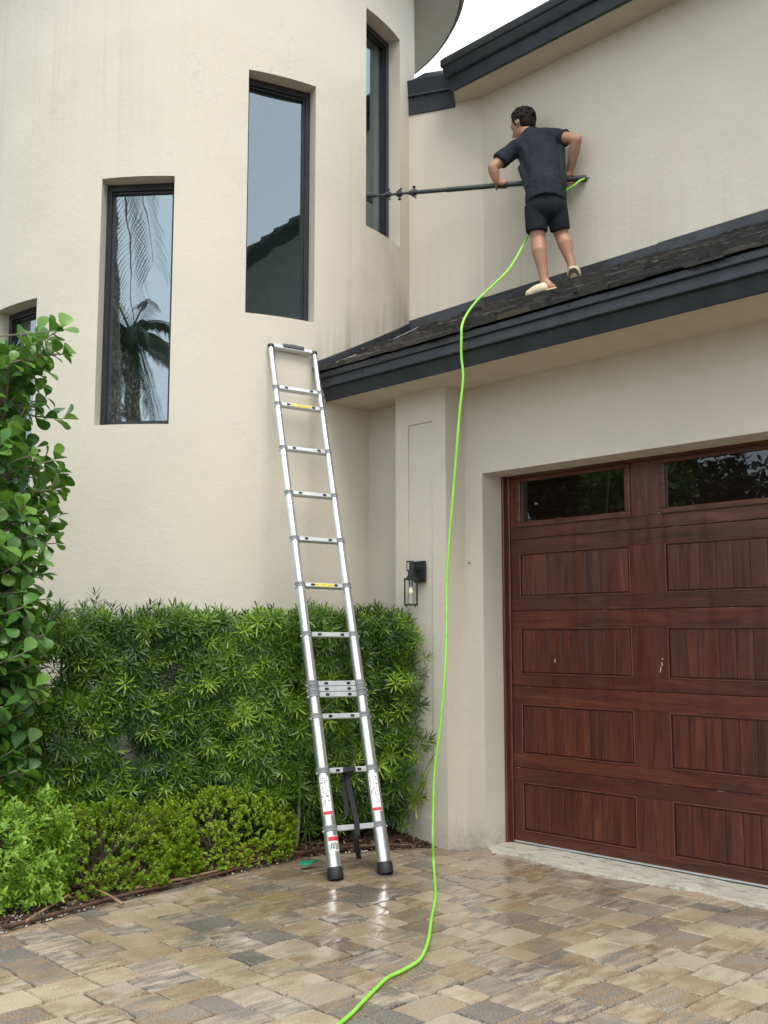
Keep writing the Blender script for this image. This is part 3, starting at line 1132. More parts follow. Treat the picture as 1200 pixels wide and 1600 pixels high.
for (xa, xb) in cols:
    for (za, zb_) in rows:
        # thin raised moulding round the panel
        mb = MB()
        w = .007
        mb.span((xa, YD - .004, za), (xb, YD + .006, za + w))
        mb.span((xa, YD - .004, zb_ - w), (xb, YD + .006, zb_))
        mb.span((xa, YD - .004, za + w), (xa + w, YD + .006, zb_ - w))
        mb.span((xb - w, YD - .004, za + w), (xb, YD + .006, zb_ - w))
        mb.build('moulding', M['wood_highlight'], door, bevel=.0025)
        NP = 8
        pw = (xb - xa - 2 * w - .016) / NP
        for k in range(NP):
            x0 = xa + w + .008 + k * pw
            MB().span((x0 + .0015, YD + .001, za + w + .008), (x0 + pw - .0015, YD + .0112, zb_ - w - .008)).build('plank', M['wood_v'], door, bevel=.0025)
# windows in the top section
for (xa, xb) in cols:
    wx0, wx1, wz0, wz1 = xa - .018, xb + .016, 2.090, 2.420
    fw = .036
    mb = MB()
    mb.span((wx0, YD - .014, wz0), (wx1, YD + .010, wz0 + fw))
    mb.span((wx0, YD - .014, wz1 - fw + .012), (wx1, YD + .010, wz1))
    mb.span((wx0, YD - .0138, wz0 + fw), (wx0 + fw, YD + .010, wz1 - fw + .012))
    mb.span((wx1 - fw, YD - .0138, wz0 + fw), (wx1, YD + .010, wz1 - fw + .012))
    wf = mb.build('window_frame', M['wood_h'], door, bevel=.004)
    mb = MB()
    mb.poly([(wx0 + fw, YD + .006, wz0 + fw), (wx1 - fw, YD + .006, wz0 + fw), (wx1 - fw, YD + .006, wz1 - fw + .012), (wx0 + fw, YD + .006, wz1 - fw + .012)])
    mb.build('pane', M['glass_door'], door, fix=False)
    MB().span((wx0 + fw, YD + .0075, wz0 + fw + .004), (wx0 + fw + .012, YD + .0115, wz1 - fw)).build('glazing_spacer', M['white'], door)
MB().span((DX0 + .02, YD - .003, dz0 - .004), (DX1, YD + .02, dz0 + .006)).build('bottom_retainer', M['alu_rung'], door)
MB().span((DX0, YD + .016, .016), (DX1, YD + .05, dz0 - .0045)).build('bottom_seal', M['rubber'], door)
MB().span((OPL + .002, YD - .012, .012), (-4.500, YD - .002, 2.444)).build('stop_moulding', M['wood_v'], house, bevel=.006)
MB().span((OPL + .0025, YD - .045, .010), (OPL + .020, YD - .0125, 2.443)).build('stop_moulding', M['wood_v'], house, bevel=.004)
MB().span((-4.499, YD - .012, 2.432), (OPR, YD - .002, 2.446)).build('stop_moulding', M['wood_h'], house, bevel=.003)
MB().span((OPL - .0, YD + .046, -.05), (OPR + .0, YD + .3, 2.6)).build('garage_backing', M['darkroom'], house)
# knocked spots of bare filler on the door
for (x, z, h, sl_) in [(-4.145, 1.205, .024, .1), (-3.362, 1.198, .030, -.35), (-3.371, 1.168, .042, .12), (-3.357, 1.228, .014, -.3), (-3.345, 2.096, .010, 0)]:
    pts = []
    for k in range(10):
        a_ = 2 * math.pi * k / 10
        q_ = random.uniform(.55, 1.1)
        xx_, zz_ = .0048 * math.cos(a_) * q_, h / 2 * math.sin(a_) * q_
        pts.append((x + xx_ + zz_ * sl_, zz_ + z))
    mb = MB()
    mb.add([(p[0], YD - .0012, p[1]) for p in pts] + [(p[0], YD + .002, p[1]) for p in pts], [tuple(range(10))] + [(k, (k + 1) % 10, 10 + (k + 1) % 10, 10 + k) for k in range(10)])
    mb.build('paint_chip', M['filler'], door)

# ================================================================== WALL LANTERN
lan = root('wall_lantern', (-4.94, YP, 1.70), 'small black box lantern with clear glass and bare bulb on the pilaster', 'wall lamp')
lx, ly = -4.943, YP - .092
MB().span((lx - .052, YP - .016, 1.722), (lx + .058, YP - .0005, 1.868)).build('backplate', M['iron'], lan, bevel=.003)
LR = Matrix((right, -fwd_h, upz)).transposed()          # the lantern head hangs turned towards the drive
def lbox(mb, a, b):
    a = Vector(a); b = Vector(b)
    c = LR @ ((a + b) / 2)
    mb.box(c + Vector((lx, ly, 0)), [abs(q) for q in (b - a)], LR)
mb = MB()
mb.span((lx - .012, ly + .010, 1.790), (lx + .012, YP - .0165, 1.814))
lbox(mb, (-.030, -.012, 1.806), (-.024, .012, 1.856))
lbox(mb, (-.012, -.014, 1.806), (.022, .014, 1.856))
lbox(mb, (-.030, -.013, 1.8562), (.022, .013, 1.866))
lbox(mb, (-.030, -.013, 1.796), (.022, .013, 1.8058))
lbox(mb, (-.020, -.016, 1.768), (.020, .016, 1.7958))
mb.build('bracket', M['iron'], lan, bevel=.002)
hs = .041
mb = MB()
lbox(mb, (-hs - .006, -hs - .006, 1.738), (hs + .006, hs + .006, 1.748))
lbox(mb, (-.031, -.031, 1.748), (.031, .031, 1.7585))
lbox(mb, (-.023, -.023, 1.7585), (.023, .023, 1.768))
mb.build('cap', M['iron'], lan, bevel=.003)
mb = MB()
for sx_ in (-1, 1):
    for sy_ in (-1, 1):
        lbox(mb, (sx_ * hs - .0045, sy_ * hs - .0045, 1.572), (sx_ * hs + .0045, sy_ * hs + .0045, 1.738))
        lbox(mb, (sx_ * hs * .75 - .005, sy_ * hs * .75 - .005, 1.557), (sx_ * hs * .75 + .005, sy_ * hs * .75 + .005, 1.566))
for sx_ in (-1, 1):
    lbox(mb, (sx_ * hs - .006, -hs, 1.566), (sx_ * hs + .006, hs, 1.576))
    lbox(mb, (-hs + .006, sx_ * hs - .006, 1.5662), (hs - .006, sx_ * hs + .006, 1.5758))
mb.build('cage', M['iron'], lan, bevel=.0015)
MB().lathe([(.013, 0), (.013, .032), (.017, .034), (.017, .046)], (lx, ly, 1.692), n=14).build('socket', M['brass'], lan, smooth=40)
MB().lathe([(.002, 0), (.012, .004), (.0165, .016), (.015, .030), (.009, .046), (.006, .056)], (lx, ly, 1.636), n=14).build('bulb', M['bulb'], lan, smooth=60)
mb = MB()
K = 20
vs = [(lx + .028 * math.cos(2 * math.pi * k / K), ly + .028 * math.sin(2 * math.pi * k / K), z) for z in (1.577, 1.736) for k in range(K)]
mb.add(vs, [(k, (k + 1) % K, K + (k + 1) % K, K + k) for k in range(K)])
mb.build('glass', M['lampglass'], lan, fix=False, smooth=60)

# ================================================================== LADDER
LA, LB = Vector((-4.566, 3.961, 0)), Vector((-4.475, 4.262, 0))
LP, LQ = Vector((-5.728, 4.330, 3.406)), Vector((-5.640, 4.655, 3.396))
lad = root('ladder', (-4.52, 4.11, 0), 'silver telescopic ladder leaning from the paving against the round tower', 'ladder')
LL = (LP - LA).length
RUNG = [.281, .612, .938, 1.072, 1.107, 1.142, 1.458, 1.789, 2.111, 2.443, 2.783, 3.127, 3.262]
def dia(s):
    return .080 - (.080 - .037) * min(1, s / 3.3)
secs = [0.0] + RUNG + [LL - .02]
face = None
for (p0, p1) in ((LA, LP), (LB, LQ)):
    d = (p1 - p0).normalized()
    face = d.cross((LA - LB)).normalized()
    if face.dot(EYE - p0) < 0:
        face = -face
    rail_ = None
    for i in range(len(secs) - 1):
        a = p0 + d * (secs[i] + (.03 if i == 0 else 0)); b = p0 + d * secs[i + 1]
        r = dia(secs[i] + .02) / 2
        o = MB().tube([a, b], r, 20).build('rail' if rail_ is None else 'rail_section', M['alu'], lad if rail_ is None else rail_, smooth=40)
        if rail_ is None:
            rail_ = o
    for s in RUNG:
        r = dia(s) / 2
        MB().lathe([(r + .001, -.020), (r + .005, -.016), (r + .005, -.003), (r + .002, -.001), (r + .004, .002), (r + .004, .013), (r - .001, .016)], p0 + d * s, d, 20).build('collar', M['collar'], rail_, smooth=40)
        side = (LA - LB).normalized() if p0 == LA else (LB - LA).normalized()
        MB().box(p0 + d * (s - .014) + side * (r + .006) + face * .006, (.012, .010, .010)).build('rivet', M['alu_rung'], rail_, bevel=.002)
    MB().lathe([(.036, .004), (.043, .0), (.0455, .010), (.0455, .060), (.042, .066), (.040, .066)], p0 - d * .004 + Vector((0, 0, .006)), d, 20).build('foot', M['rubber'], rail_, smooth=40)
    MB().lathe([(.020, -.022), (.0225, -.018), (.0225, .004), (.017, .009)], p1 - d * .006, d, 16).build('end_cap', M['black'], rail_, smooth=40)
    # printed stickers wrapped on the bottom sections
    def sticker(s0, s1, a0, a1, mat, parent, extra=.0008, name='sticker'):
        r = dia(.281 + .02) / 2 if s0 > .29 else dia(.02) / 2
        ax2 = d.cross(face).normalized()
        mb = MB()
        K = 8
        vs = []
        for k in range(K + 1):
            t = a0 + (a1 - a0) * k / K
            off = (face * math.cos(t) + ax2 * math.sin(t)) * (r + extra)
            vs += [p0 + d * s0 + off, p0 + d * s1 + off]
        mb.add(vs, [(2 * k, 2 * k + 2, 2 * k + 3, 2 * k + 1) for k in range(K)])
        return mb.build(name, mat, parent, fix=False)
    st = sticker(.352, .575, -1.15, .35, M['white'], lad)
    for rr in range(13):
        s = .560 - rr * .013
        for cc in range(4):
            if random.random() < .62:
                t = -1.0 + cc * .30 + random.uniform(-.03, .03)
                sticker(s, s + random.uniform(.002, .008), t, t + random.uniform(.05, .24), M['print'], st, .0014, 'print_mark')
    sticker(.356, .374, -1.1, .3, M['red'], st, .0014, 'print_mark')
    if p0 == LA:
        st2 = sticker(.150, .236, -.85, .85, M['white'], lad)
        sticker(.208, .232, -.8, .8, M['red'], st2, .0014, 'print_mark')
        for cc in range(7):
            t = -.72 + cc * .21
            sticker(.158 + random.uniform(0, .008), .200 - random.uniform(0, .010), t, t + random.uniform(.07, .15), M['print'], st2, .0014, 'print_mark')
def lpt(s, u):
    a = LA.lerp(LP, s / LL); b = LB.lerp(LQ, s / LL)
    return a.lerp(b, u)
dl = (LP - LA).normalized()
ul = (LB - LA).normalized()
rrot = lambda: Matrix((ul, dl, face)).transposed()
for i, s in enumerate(RUNG):
    a, b = lpt(s - .002, 0), lpt(s - .002, 1)
    w = (b - a).length
    r = dia(s) / 2
    u = (b - a).normalized()
    fx = (u.cross(dl)).normalized()
    if fx.dot(face) < 0:
        fx = -fx
    dd = fx.cross(u)
    rot = Matrix((u, dd, fx)).transposed()
    if rot.determinant() < 0:
        rot = Matrix((-u, dd, fx)).transposed()
    tilt = Matrix.Rotation(.12 if i < 7 else -.05, 3, u)
    L = w - 2 * r - .006
    c = (a + b) / 2
    rg = MB().box(c, (L, .031, .036), tilt @ rot).build('rung', M['alu_rung'], lad, bevel=.004, smooth=35)
    if i > 0:
        for sg in (-1, 1):
            MB().box(c + u * sg * (L / 2 - .050) + (tilt @ fx) * .0185, (.026, .015, .005), tilt @ rot).build('latch', M['black'], rg, bevel=.004)
    if i in (7, 11):
        MB().box(c + (tilt @ fx) * .0186, (L * .52, .020, .0012), tilt @ rot).build('sticker', M['yellow'], rg)
        for k in range(9):
            if k != 2:
                MB().box(c + u * (-.24 * L + k * .058 * L) + (tilt @ fx) * .0194, (.042 * L, .0045, .0008), tilt @ rot).build('print_mark', M['print'], rg)
# top rung with the carrying grip
a, b = lpt(LL - .012, 0), lpt(LL - .012, 1)
u = (b - a).normalized(); c = (a + b) / 2; L = (b - a).length - .04
fx = u.cross(dl).normalized()
if fx.dot(face) < 0:
    fx = -fx
rot = Matrix((u, fx.cross(u), fx)).transposed()
tr_ = MB().box(c, (L, .030, .040), rot).build('rung', M['alu_rung'], lad, bevel=.004)
tr_['label'] = 'top rung with a dark carrying grip'
MB().box(c + fx * .004 + fx.cross(u) * .010, (L * .56, .030, .050), rot).build('grip', M['grip'], tr_, bevel=.010, seg=2)
MB().box(c + fx * .006 + fx.cross(u) * .024, (L * .20, .014, .040), rot).build('grip', M['grip'], tr_, bevel=.005)
# dark webbing strap hanging from the second rung to the ground
mb = MB()
t0 = lpt(.600, .50) + face * .03
pts = [t0, lpt(.55, .50) - face * .01, lpt(.40, .52) + face * .004, lpt(.281, .50) + face * .034, lpt(.20, .48) + face * .01]
g0 = Vector((-4.78, 4.33, .03))
pts += [lpt(.20, .48).lerp(g0, .55), g0]
pp = spline(pts, 6)
w = .016
vs = []
for p in pp:
    vs += [p - ul * w + face * .0015, p + ul * w + face * .0015, p + ul * w - face * .0015, p - ul * w - face * .0015]
fs = []
for i in range(len(pp) - 1):
    for k in range(4):
        fs.append((i * 4 + k, i * 4 + (k + 1) % 4, (i + 1) * 4 + (k + 1) % 4, (i + 1) * 4 + k))
mb.add(vs, fs)
mb.build('strap', M['strap'], lad)
mb = MB()
p2 = [lpt(.598, .46) - face * .02, lpt(.50, .44) - face * .03, lpt(.35, .41) - face * .03]
for i in range(2):
    mb.bar(p2[i], p2[i + 1], .030, .003, ul)
mb.build('strap', M['strap'], lad)
MB().box(lpt(.606, .5) + face * .012, (.075, .034, .054), rrot()).build('strap_buckle', M['black'], lad, bevel=.005)

# ================================================================== PERSON on the roof
PU = Vector((.795, .607, 0)).normalized()            # to the right as seen from the drive
PV = Vector((-.607, .795, 0)).normalized()           # away towards the wall
PF = Vector((-4.47, 5.78, 0))
def at(px, py, dv):
    d = fwd * 1620 + right * (px - 600) - cup * (py - 800)
    k = ((PF - EYE).dot(PV) + dv) / d.dot(PV)
    return EYE + d * k

def remesh(builder, name, mat, parent, voxel=.008, smooth=6, disp=None):
    mb = MB()
    builder(mb)
    me = bpy.data.meshes.new(name)
    me.from_pydata(mb.v, [], mb.f)
    bm = bmesh.new(); bm.from_mesh(me)
    bmesh.ops.recalc_face_normals(bm, faces=bm.faces)
    bm.to_mesh(me); bm.free()
    tmp = bpy.data.objects.new('tmp', me)
    COL.objects.link(tmp)
    m1 = tmp.modifiers.new('r', 'REMESH'); m1.mode = 'VOXEL'; m1.voxel_size = voxel; m1.use_smooth_shade = True
    if smooth:
        m2 = tmp.modifiers.new('s', 'SMOOTH'); m2.factor = .5; m2.iterations = smooth
    dg = bpy.context.evaluated_depsgraph_get()
    out = bpy.data.meshes.new_from_object(tmp.evaluated_get(dg))
    bpy.data.objects.remove(tmp)
    if disp:
        for v in out.vertices:
            v.co += v.normal * disp(v.co)
    out.shade_smooth()
    out.name = name
    return link_mesh(name, out, mat, parent)

def ell(mb, c, rx, ry, rz, X=PU, Yv=PV, Z=None, n=14, m=9):
    Z = Vector((0, 0, 1)) if Z is None else Vector(Z)
    c = Vector(c)
    vs = [c - Z * rz]
    for i in range(1, m):
        t = -math.pi / 2 + math.pi * i / m
        for k in range(n):
            a = 2 * math.pi * k / n
            vs.append(c + X * (rx * math.cos(t) * math.cos(a)) + Yv * (ry * math.cos(t) * math.sin(a)) + Z * (rz * math.sin(t)))
    vs.append(c + Z * rz)
    fs = []
    for k in range(n):
        fs.append((0, 1 + (k + 1) % n, 1 + k))
    for i in range(m - 2):
        for k in range(n):
            fs.append((1 + i * n + k, 1 + i * n + (k + 1) % n, 1 + (i + 1) * n + (k + 1) % n, 1 + (i + 1) * n + k))
    L = len(vs) - 1
    for k in range(n):
        fs.append((L, 1 + (m - 2) * n + k, 1 + (m - 2) * n + (k + 1) % n))
    mb.add(vs, fs)

def cap(mb, pts, rad, n=14, flat=None, ends=True):
    """tapered limb through points, rounded at both ends; flat=(axis, factor) squashes the section"""
    pts = [Vector(p) for p in pts]
    d0 = (pts[1] - pts[0]).normalized(); d1 = (pts[-1] - pts[-2]).normalized()
    P = []; Rr = []
    if ends:
        for a in (80, 55, 30):
            P.append(pts[0] - d0 * rad[0] * math.sin(R_(a))); Rr.append(rad[0] * math.cos(R_(a)))
    P += pts; Rr += list(rad)
    if ends:
        for a in (30, 55, 80):
            P.append(pts[-1] + d1 * rad[-1] * math.sin(R_(a))); Rr.append(rad[-1] * math.cos(R_(a)))
    b = len(mb.v)
    mb.tube(P, Rr, n)
    if flat:
        ax, f = flat
        for i, p in enumerate(P):
            for k in range(n):
                q = Vector(mb.v[b + i * n + k]) - p
                h = q.dot(ax)
                mb.v[b + i * n + k] = tuple(p + q + ax * h * (f - 1))

per = root('person', (-4.47, 5.80, roof_z(5.80)), 'man in dark t-shirt, black shorts and cream slippers standing on the low roof', 'person')

# joints
hipL, hipR = at(840, 318, .03), at(868, 316, .05)
kneL, kneR = at(840, 372, .03), at(877, 368, .09)
ankL, ankR = at(851, 440, .005), at(893, 412, .045)
pelv = at(854, 305, .04)
waist = at(850, 280, .10)
chest = at(842, 240, .24)
shL, shR = at(800, 236, .26), at(872, 214, .24)
neck0, neck1 = at(828, 216, .29), at(820, 204, .345)
head = at(817, 194, .36)
elL, wrL, haL = at(770, 262, .20), at(777, 284, .26), at(786, 288, .285)
elR, wrR, haR = at(901, 218, .12), at(890, 266, .215), at(887, 276, .235)
POLE0, POLE1 = at(906, 279, .245), Vector((-5.70, 5.235, 4.765))
def pole_at(px):
    best = min((abs(project(POLE0.lerp(POLE1, t))[0] - px), t) for t in np.linspace(0, 1, 600))
    return POLE0.lerp(POLE1, best[1])
haL = pole_at(785); haR = pole_at(888)
wrL = haL + (wrL - at(786, 288, .285)) + Vector((0, 0, .0)) - PV * .02
wrR = haR + Vector((0, 0, .052)) + PU * .012 - PV * .012
fdir = (-PU * .72 + PV * .62 + Vector((0, 0, -.32))).normalized()     # where the face points
hup = (Vector((0, 0, 1)) - fdir * fdir.z + PV * .05).normalized()
hup = (hup - fdir * hup.dot(fdir)).normalized()
hside = fdir.cross(hup)
PD_ = (POLE1 - POLE0).normalized()

def hand(mb, c, wrist, palm_off, thumb_side):
    # four bent fingers and a thumb closed round the pole
    pr = .019
    o = palm_off.normalized()
    other = PD_.cross(o).normalized()
    cap(mb, [wrist, c + o * (pr + .014)], [.026, .030], flat=(o, .62))
    ell(mb, c + o * (pr + .012), .040, .026, .016, X=PD_, Yv=other, Z=o)
    for k in range(4):
        off = PD_ * (-.030 + .020 * k)
        rr = [.0092, .0098, .0095, .0082][k]
        ln = [.92, 1.0, .97, .85][k]
        ring = []
        for a in (10, 60, 110, 160, 160 + 45 * ln):
            ring.append(c + off + (o * math.cos(R_(a)) + other * math.sin(R_(a))) * (pr + rr * .9))
        cap(mb, ring, [rr * 1.1, rr * 1.1, rr, rr * .95, rr * .85], n=8)
    tb = []
    for a in (5, -50, -105, -140):
        tb.append(c + PD_ * (.045 * thumb_side) + (o * math.cos(R_(a)) + other * math.sin(R_(a))) * (pr + .010))
    cap(mb, tb, [.013, .012, .0105, .009], n=8)

def body(mb):
    # legs
    for hip, kn, an_, s in ((hipL, kneL, ankL, -1), (hipR, kneR, ankR, 1)):
        cap(mb, [hip, hip.lerp(kn, .5), kn], [.082, .070, .052])
        calf = kn.lerp(an_, .32) - PV * .016 + PU * .004 * s
        low = kn.lerp(an_, .72) - PV * .003
        cap(mb, [kn, calf, low, an_], [.050, .056, .038, .032])
        ell(mb, kn + PV * .02, .040, .035, .05)
    # left foot turned out along the slope, right foot up on its toes
    cap(mb, [ankL, at(858, 448, -.005)], [.034, .036])
    cap(mb, [at(862, 449, -.002), at(848, 452, -.002), at(832, 459, -.002)], [.032, .034, .026], flat=(Vector((0, 0, 1)), .8))
    cap(mb, [ankR, at(894, 421, .045)], [.033, .035])
    cap(mb, [at(894, 421, .05), at(896, 428, .10), at(898, 435, .15)], [.032, .033, .024])
    # trunk
    ell(mb, pelv, .136, .095, .11)
    cap(mb, [pelv, waist, chest], [.118, .112, .135], flat=(PV, .72))
    cap(mb, [shL, at(838, 226, .27), shR], [.062, .085, .062])
    ell(mb, at(841, 238, .25), .138, .09, .14)
    cap(mb, [neck0, neck1], [.058, .054])
    # arms
    cap(mb, [shL, shL.lerp(elL, .5), elL], [.055, .047, .040])
    cap(mb, [elL, elL.lerp(wrL, .35) , wrL], [.040, .041, .026])
    cap(mb, [shR, shR.lerp(elR, .5), elR], [.055, .046, .040])
    cap(mb, [elR, elR.lerp(wrR, .35), wrR], [.040, .042, .026])
    hand(mb, haL, wrL, (wrL - haL) - PD_ * (wrL - haL).dot(PD_), 1)
    hand(mb, haR, wrR, (wrR - haR) - PD_ * (wrR - haR).dot(PD_), 1)
    # head with brow, nose, lips, chin, ears
    ell(mb, head + hup * .012, .078, .096, .098, X=hside, Yv=fdir, Z=hup)
    ell(mb, head + fdir * .030 - hup * .048, .058, .062, .062, X=hside, Yv=fdir, Z=hup)
    ell(mb, head + fdir * .068 - hup * .088, .026, .022, .020, X=hside, Yv=fdir, Z=hup)
    cap(mb, [head + fdir * .090 + hup * .010, head + fdir * .112 - hup * .028], [.009, .015], n=8)
    ell(mb, head + fdir * .082 + hup * .026, .052, .018, .012, X=hside, Yv=fdir, Z=hup)
    ell(mb, head + fdir * .088 - hup * .056, .024, .012, .006, X=hside, Yv=fdir, Z=hup)
    ell(mb, head + fdir * .086 - hup * .066, .020, .011, .006, X=hside, Yv=fdir, Z=hup)
    for s in (-1, 1):
        ell(mb, head + hside * s * .080 - hup * .012 - fdir * .008, .010, .022, .032, X=hside, Yv=fdir, Z=hup)
        ell(mb, head + hside * s * .030 + fdir * .080 + hup * .006, .014, .010, .009, X=hside, Yv=fdir, Z=hup)
bodyo = remesh(body, 'body', M['skin'], per, .0055, 6)
for s in (-1, 1):
    mb = MB()
    ell(mb, head + hside * s * .030 + fdir * .0835 + hup * .004, .009, .008, .0055, X=hside, Yv=fdir, Z=hup)
    mb.build('eye', M['black'], per, smooth=80)

def hairb(mb):
    ell(mb, head + hup * .030 - fdir * .012, .085, .096, .090, X=hside, Yv=fdir, Z=hup)
    ell(mb, head - fdir * .040 - hup * .020, .074, .062, .070, X=hside, Yv=fdir, Z=hup)
    r = random.Random(3)
    for _ in range(190):
        a = r.uniform(0, 2 * math.pi); z = r.uniform(-.5, 1)
        q = math.sqrt(1 - z * z)
        f = q * math.cos(a); sd2 = q * math.sin(a)
        if f > .45 and z < .55:
            continue
        p = head + hup * (.030 + .092 * z) + fdir * (-.014 + .094 * f) + hside * (.083 * sd2)
        rr = r.uniform(.012, .020)
        ell(mb, p, rr, rr, rr, n=7, m=5)
remesh(hairb, 'hair', M['hair'], per, .0042, 1)

def shirtb(mb):
    up_t = (chest - pelv).normalized()
    cap(mb, [at(853, 318, .015), at(852, 296, .040), at(850, 278, .10), at(845, 255, .19), at(840, 236, .25)], [.143, .143, .134, .152, .158], flat=(PV, .90), ends=False)
    cap(mb, [at(836, 232, .25), at(832, 220, .27)], [.15, .115], flat=(PV, .70))
    cap(mb, [shL + (shR - shL) * .02, at(836, 221, .27), shR], [.070, .098, .070])
    cap(mb, [shL, shL.lerp(elL, .30), shL.lerp(elL, .66)], [.066, .066, .068], ends=False)
    cap(mb, [shR, shR.lerp(elR, .30), shR.lerp(elR, .42)], [.066, .065, .067], ends=False)
    # loose cloth hanging at the sides and the hem lying on the shorts
    cap(mb, [at(818, 262, .18), at(826, 284, .10), at(827, 297, .05)], [.045, .042, .035])
    cap(mb, [at(872, 236, .21), at(874, 262, .13), at(876, 290, .07)], [.05, .048, .045])
remesh(shirtb, 'shirt', M['shirt'], per, .007, 14, lambda c: .011 * mnoise.noise(Vector((c.x * 10 + c.z * 5, c.y * 10, c.z * 4))) + .004 * mnoise.noise(c * 22))

def shortsb(mb):
    ell(mb, at(853, 312, .035), .156, .112, .09)
    cap(mb, [at(852, 288, .06), at(853, 300, .045), at(853, 314, .035)], [.150, .152, .156], flat=(PV, .76), ends=False)
    cap(mb, [at(838, 322, .025), at(838, 342, .02), at(838.5, 363, .022)], [.088, .085, .080], ends=False, flat=(PV, .95))
    cap(mb, [at(868, 320, .045), at(872, 340, .055), at(876, 361, .075)], [.086, .080, .074], ends=False, flat=(PV, .95))
    ell(mb, at(853, 322, .004), .135, .092, .11)
    ell(mb, at(841, 322, .012), .085, .088, .09)
    ell(mb, at(867, 321, .026), .085, .088, .09)
remesh(shortsb, 'shorts', M['shorts'], per, .007, 9, lambda c: .006 * mnoise.noise(Vector((c.x * 8, c.y * 8, c.z * 4))))

# slippers: sole, then the closed upper over the toes
def slip(name, heel, mid, toe, up, back=.0):
    ax = (toe - heel).normalized()
    up = (up - ax * up.dot(ax)).normalized()
    sd2 = ax.cross(up)
    L = (toe - heel).length
    def outline(sc):
        o = []
        for k in range(28):
            a = 2 * math.pi * k / 28
            t = .5 - .5 * math.cos(a) if True else 0
            wv = (.036 + .012 * t) * (abs(math.sin(a)) ** .55) * (1 if math.sin(a) >= 0 else -1)
            o.append((L * (t * 1.0), wv * sc))
        return o
    def sole(mb):
        ol = outline(1.0)
        n = len(ol)
        vs = [heel + ax * a + sd2 * w for a, w in ol] + [heel + ax * a + sd2 * w + up * .022 for a, w in ol]
        mb.add(vs, [tuple(range(n)), tuple(reversed(range(n, 2 * n)))] + [(i, n + i, n + (i + 1) % n, (i + 1) % n) for i in range(n)])
    s0 = MB(); sole(s0)
    so = s0.build(name, M['cream_slipper'], per, bevel=.004)
    # grey tread under the sole
    ol = outline(.92)
    s1 = MB()
    n = len(ol)
    pts = [heel + ax * (.006 + a * .95) + sd2 * w for a, w in ol]
    s1.add([p - up * .004 for p in pts] + [p + up * .002 for p in pts], [tuple(range(n)), tuple(reversed(range(n, 2 * n)))] + [(i, n + i, n + (i + 1) % n, (i + 1) % n) for i in range(n)])
    s1.build('sole', M['sole'], so)
    def vamp(mb):
        cap(mb, [heel + ax * L * .48 + up * .034, heel + ax * L * .68 + up * .030, heel + ax * L * .88 + up * .024], [.050, .050, .036], flat=(up, .85), ends=True)
        cap(mb, [heel + ax * L * .46 + up * .060 , heel + ax * L * .60 + up * .048], [.030, .034], flat=(up, .5))
    remesh(vamp, 'upper', M['cream_slipper'], so, .005, 3)
hL, tL = at(871, 453, -.004), at(824, 465, -.004)
slip('slipper', hL, None, tL, Vector((0, -.35, 1)))
hR, tR = at(894, 418, -.012), at(899, 441, .090)
slip('slipper', hR, None, tR, (at(893, 410, .1) - at(893, 425, -.02)).normalized())

# ================================================================== WASHING POLE AND HOSE
pol = root('washing_pole', POLE0, 'long dark telescopic washing pole held level from the roof to the tower window', 'cleaning pole')
def pt(t):
    return POLE0.lerp(POLE1, t)
Lp = (POLE1 - POLE0).length
MB().tube([pt(-.004), pt(.62)], .0195, 14).build('pole_section', M['pole'], pol, smooth=40)
MB().tube([pt(.30), pt(.80)], .0165, 14).build('pole_section', M['pole'], pol, smooth=40)
MB().tube([pt(.72), pt(.96)], .0105, 10).build('pole_section', M['pole'], pol, smooth=40)
MB().tube([pt(-.03), pt(.06)], .0225, 14).build('end_sleeve', M['black'], pol, smooth=40)
dP = (POLE1 - POLE0).normalized()
for t, r, s in ((.775, .0165, 1), (.845, .0135, -1), (.90, .0125, 1)):
    cl = MB().tube([pt(t - .012), pt(t + .014)], r + .009, 12).build('clamp', M['black'], pol, smooth=40)
    up_ = Vector((0, 0, 1)) * s
    MB().lathe([(.007, 0), (.007, .018), (.013, .020), (.013, .030), (.006, .034)], pt(t) + up_ * (r + .004), up_, 10).build('knob', M['black'], cl, smooth=40)
    MB().bar(pt(t + .012) - up_ * (r + .002), pt(t - .012) - up_ * (r + .030), .016, .010, Vector((0, 0, 1)).cross(dP)).build('lever', M['black'], cl, bevel=.003)
MB().tube([pt(.955), pt(.985), pt(1.0) + Vector((0, 0, -.006))], [.012, .015, .014], 10).build('brush_neck', M['black'], pol, smooth=40)
bn = Vector((math.cos(R_(15.5)), math.sin(R_(15.5)), 0)); bt = Vector((-bn.y, bn.x, 0))
rot = Matrix((bt, bn, Vector((0, 0, 1)))).transposed()
MB().box(pt(1.0) + Vector((0, 0, -.010)) - bn * .008, (.16, .022, .040), rot).build('brush_head', M['black'], pol, bevel=.005)

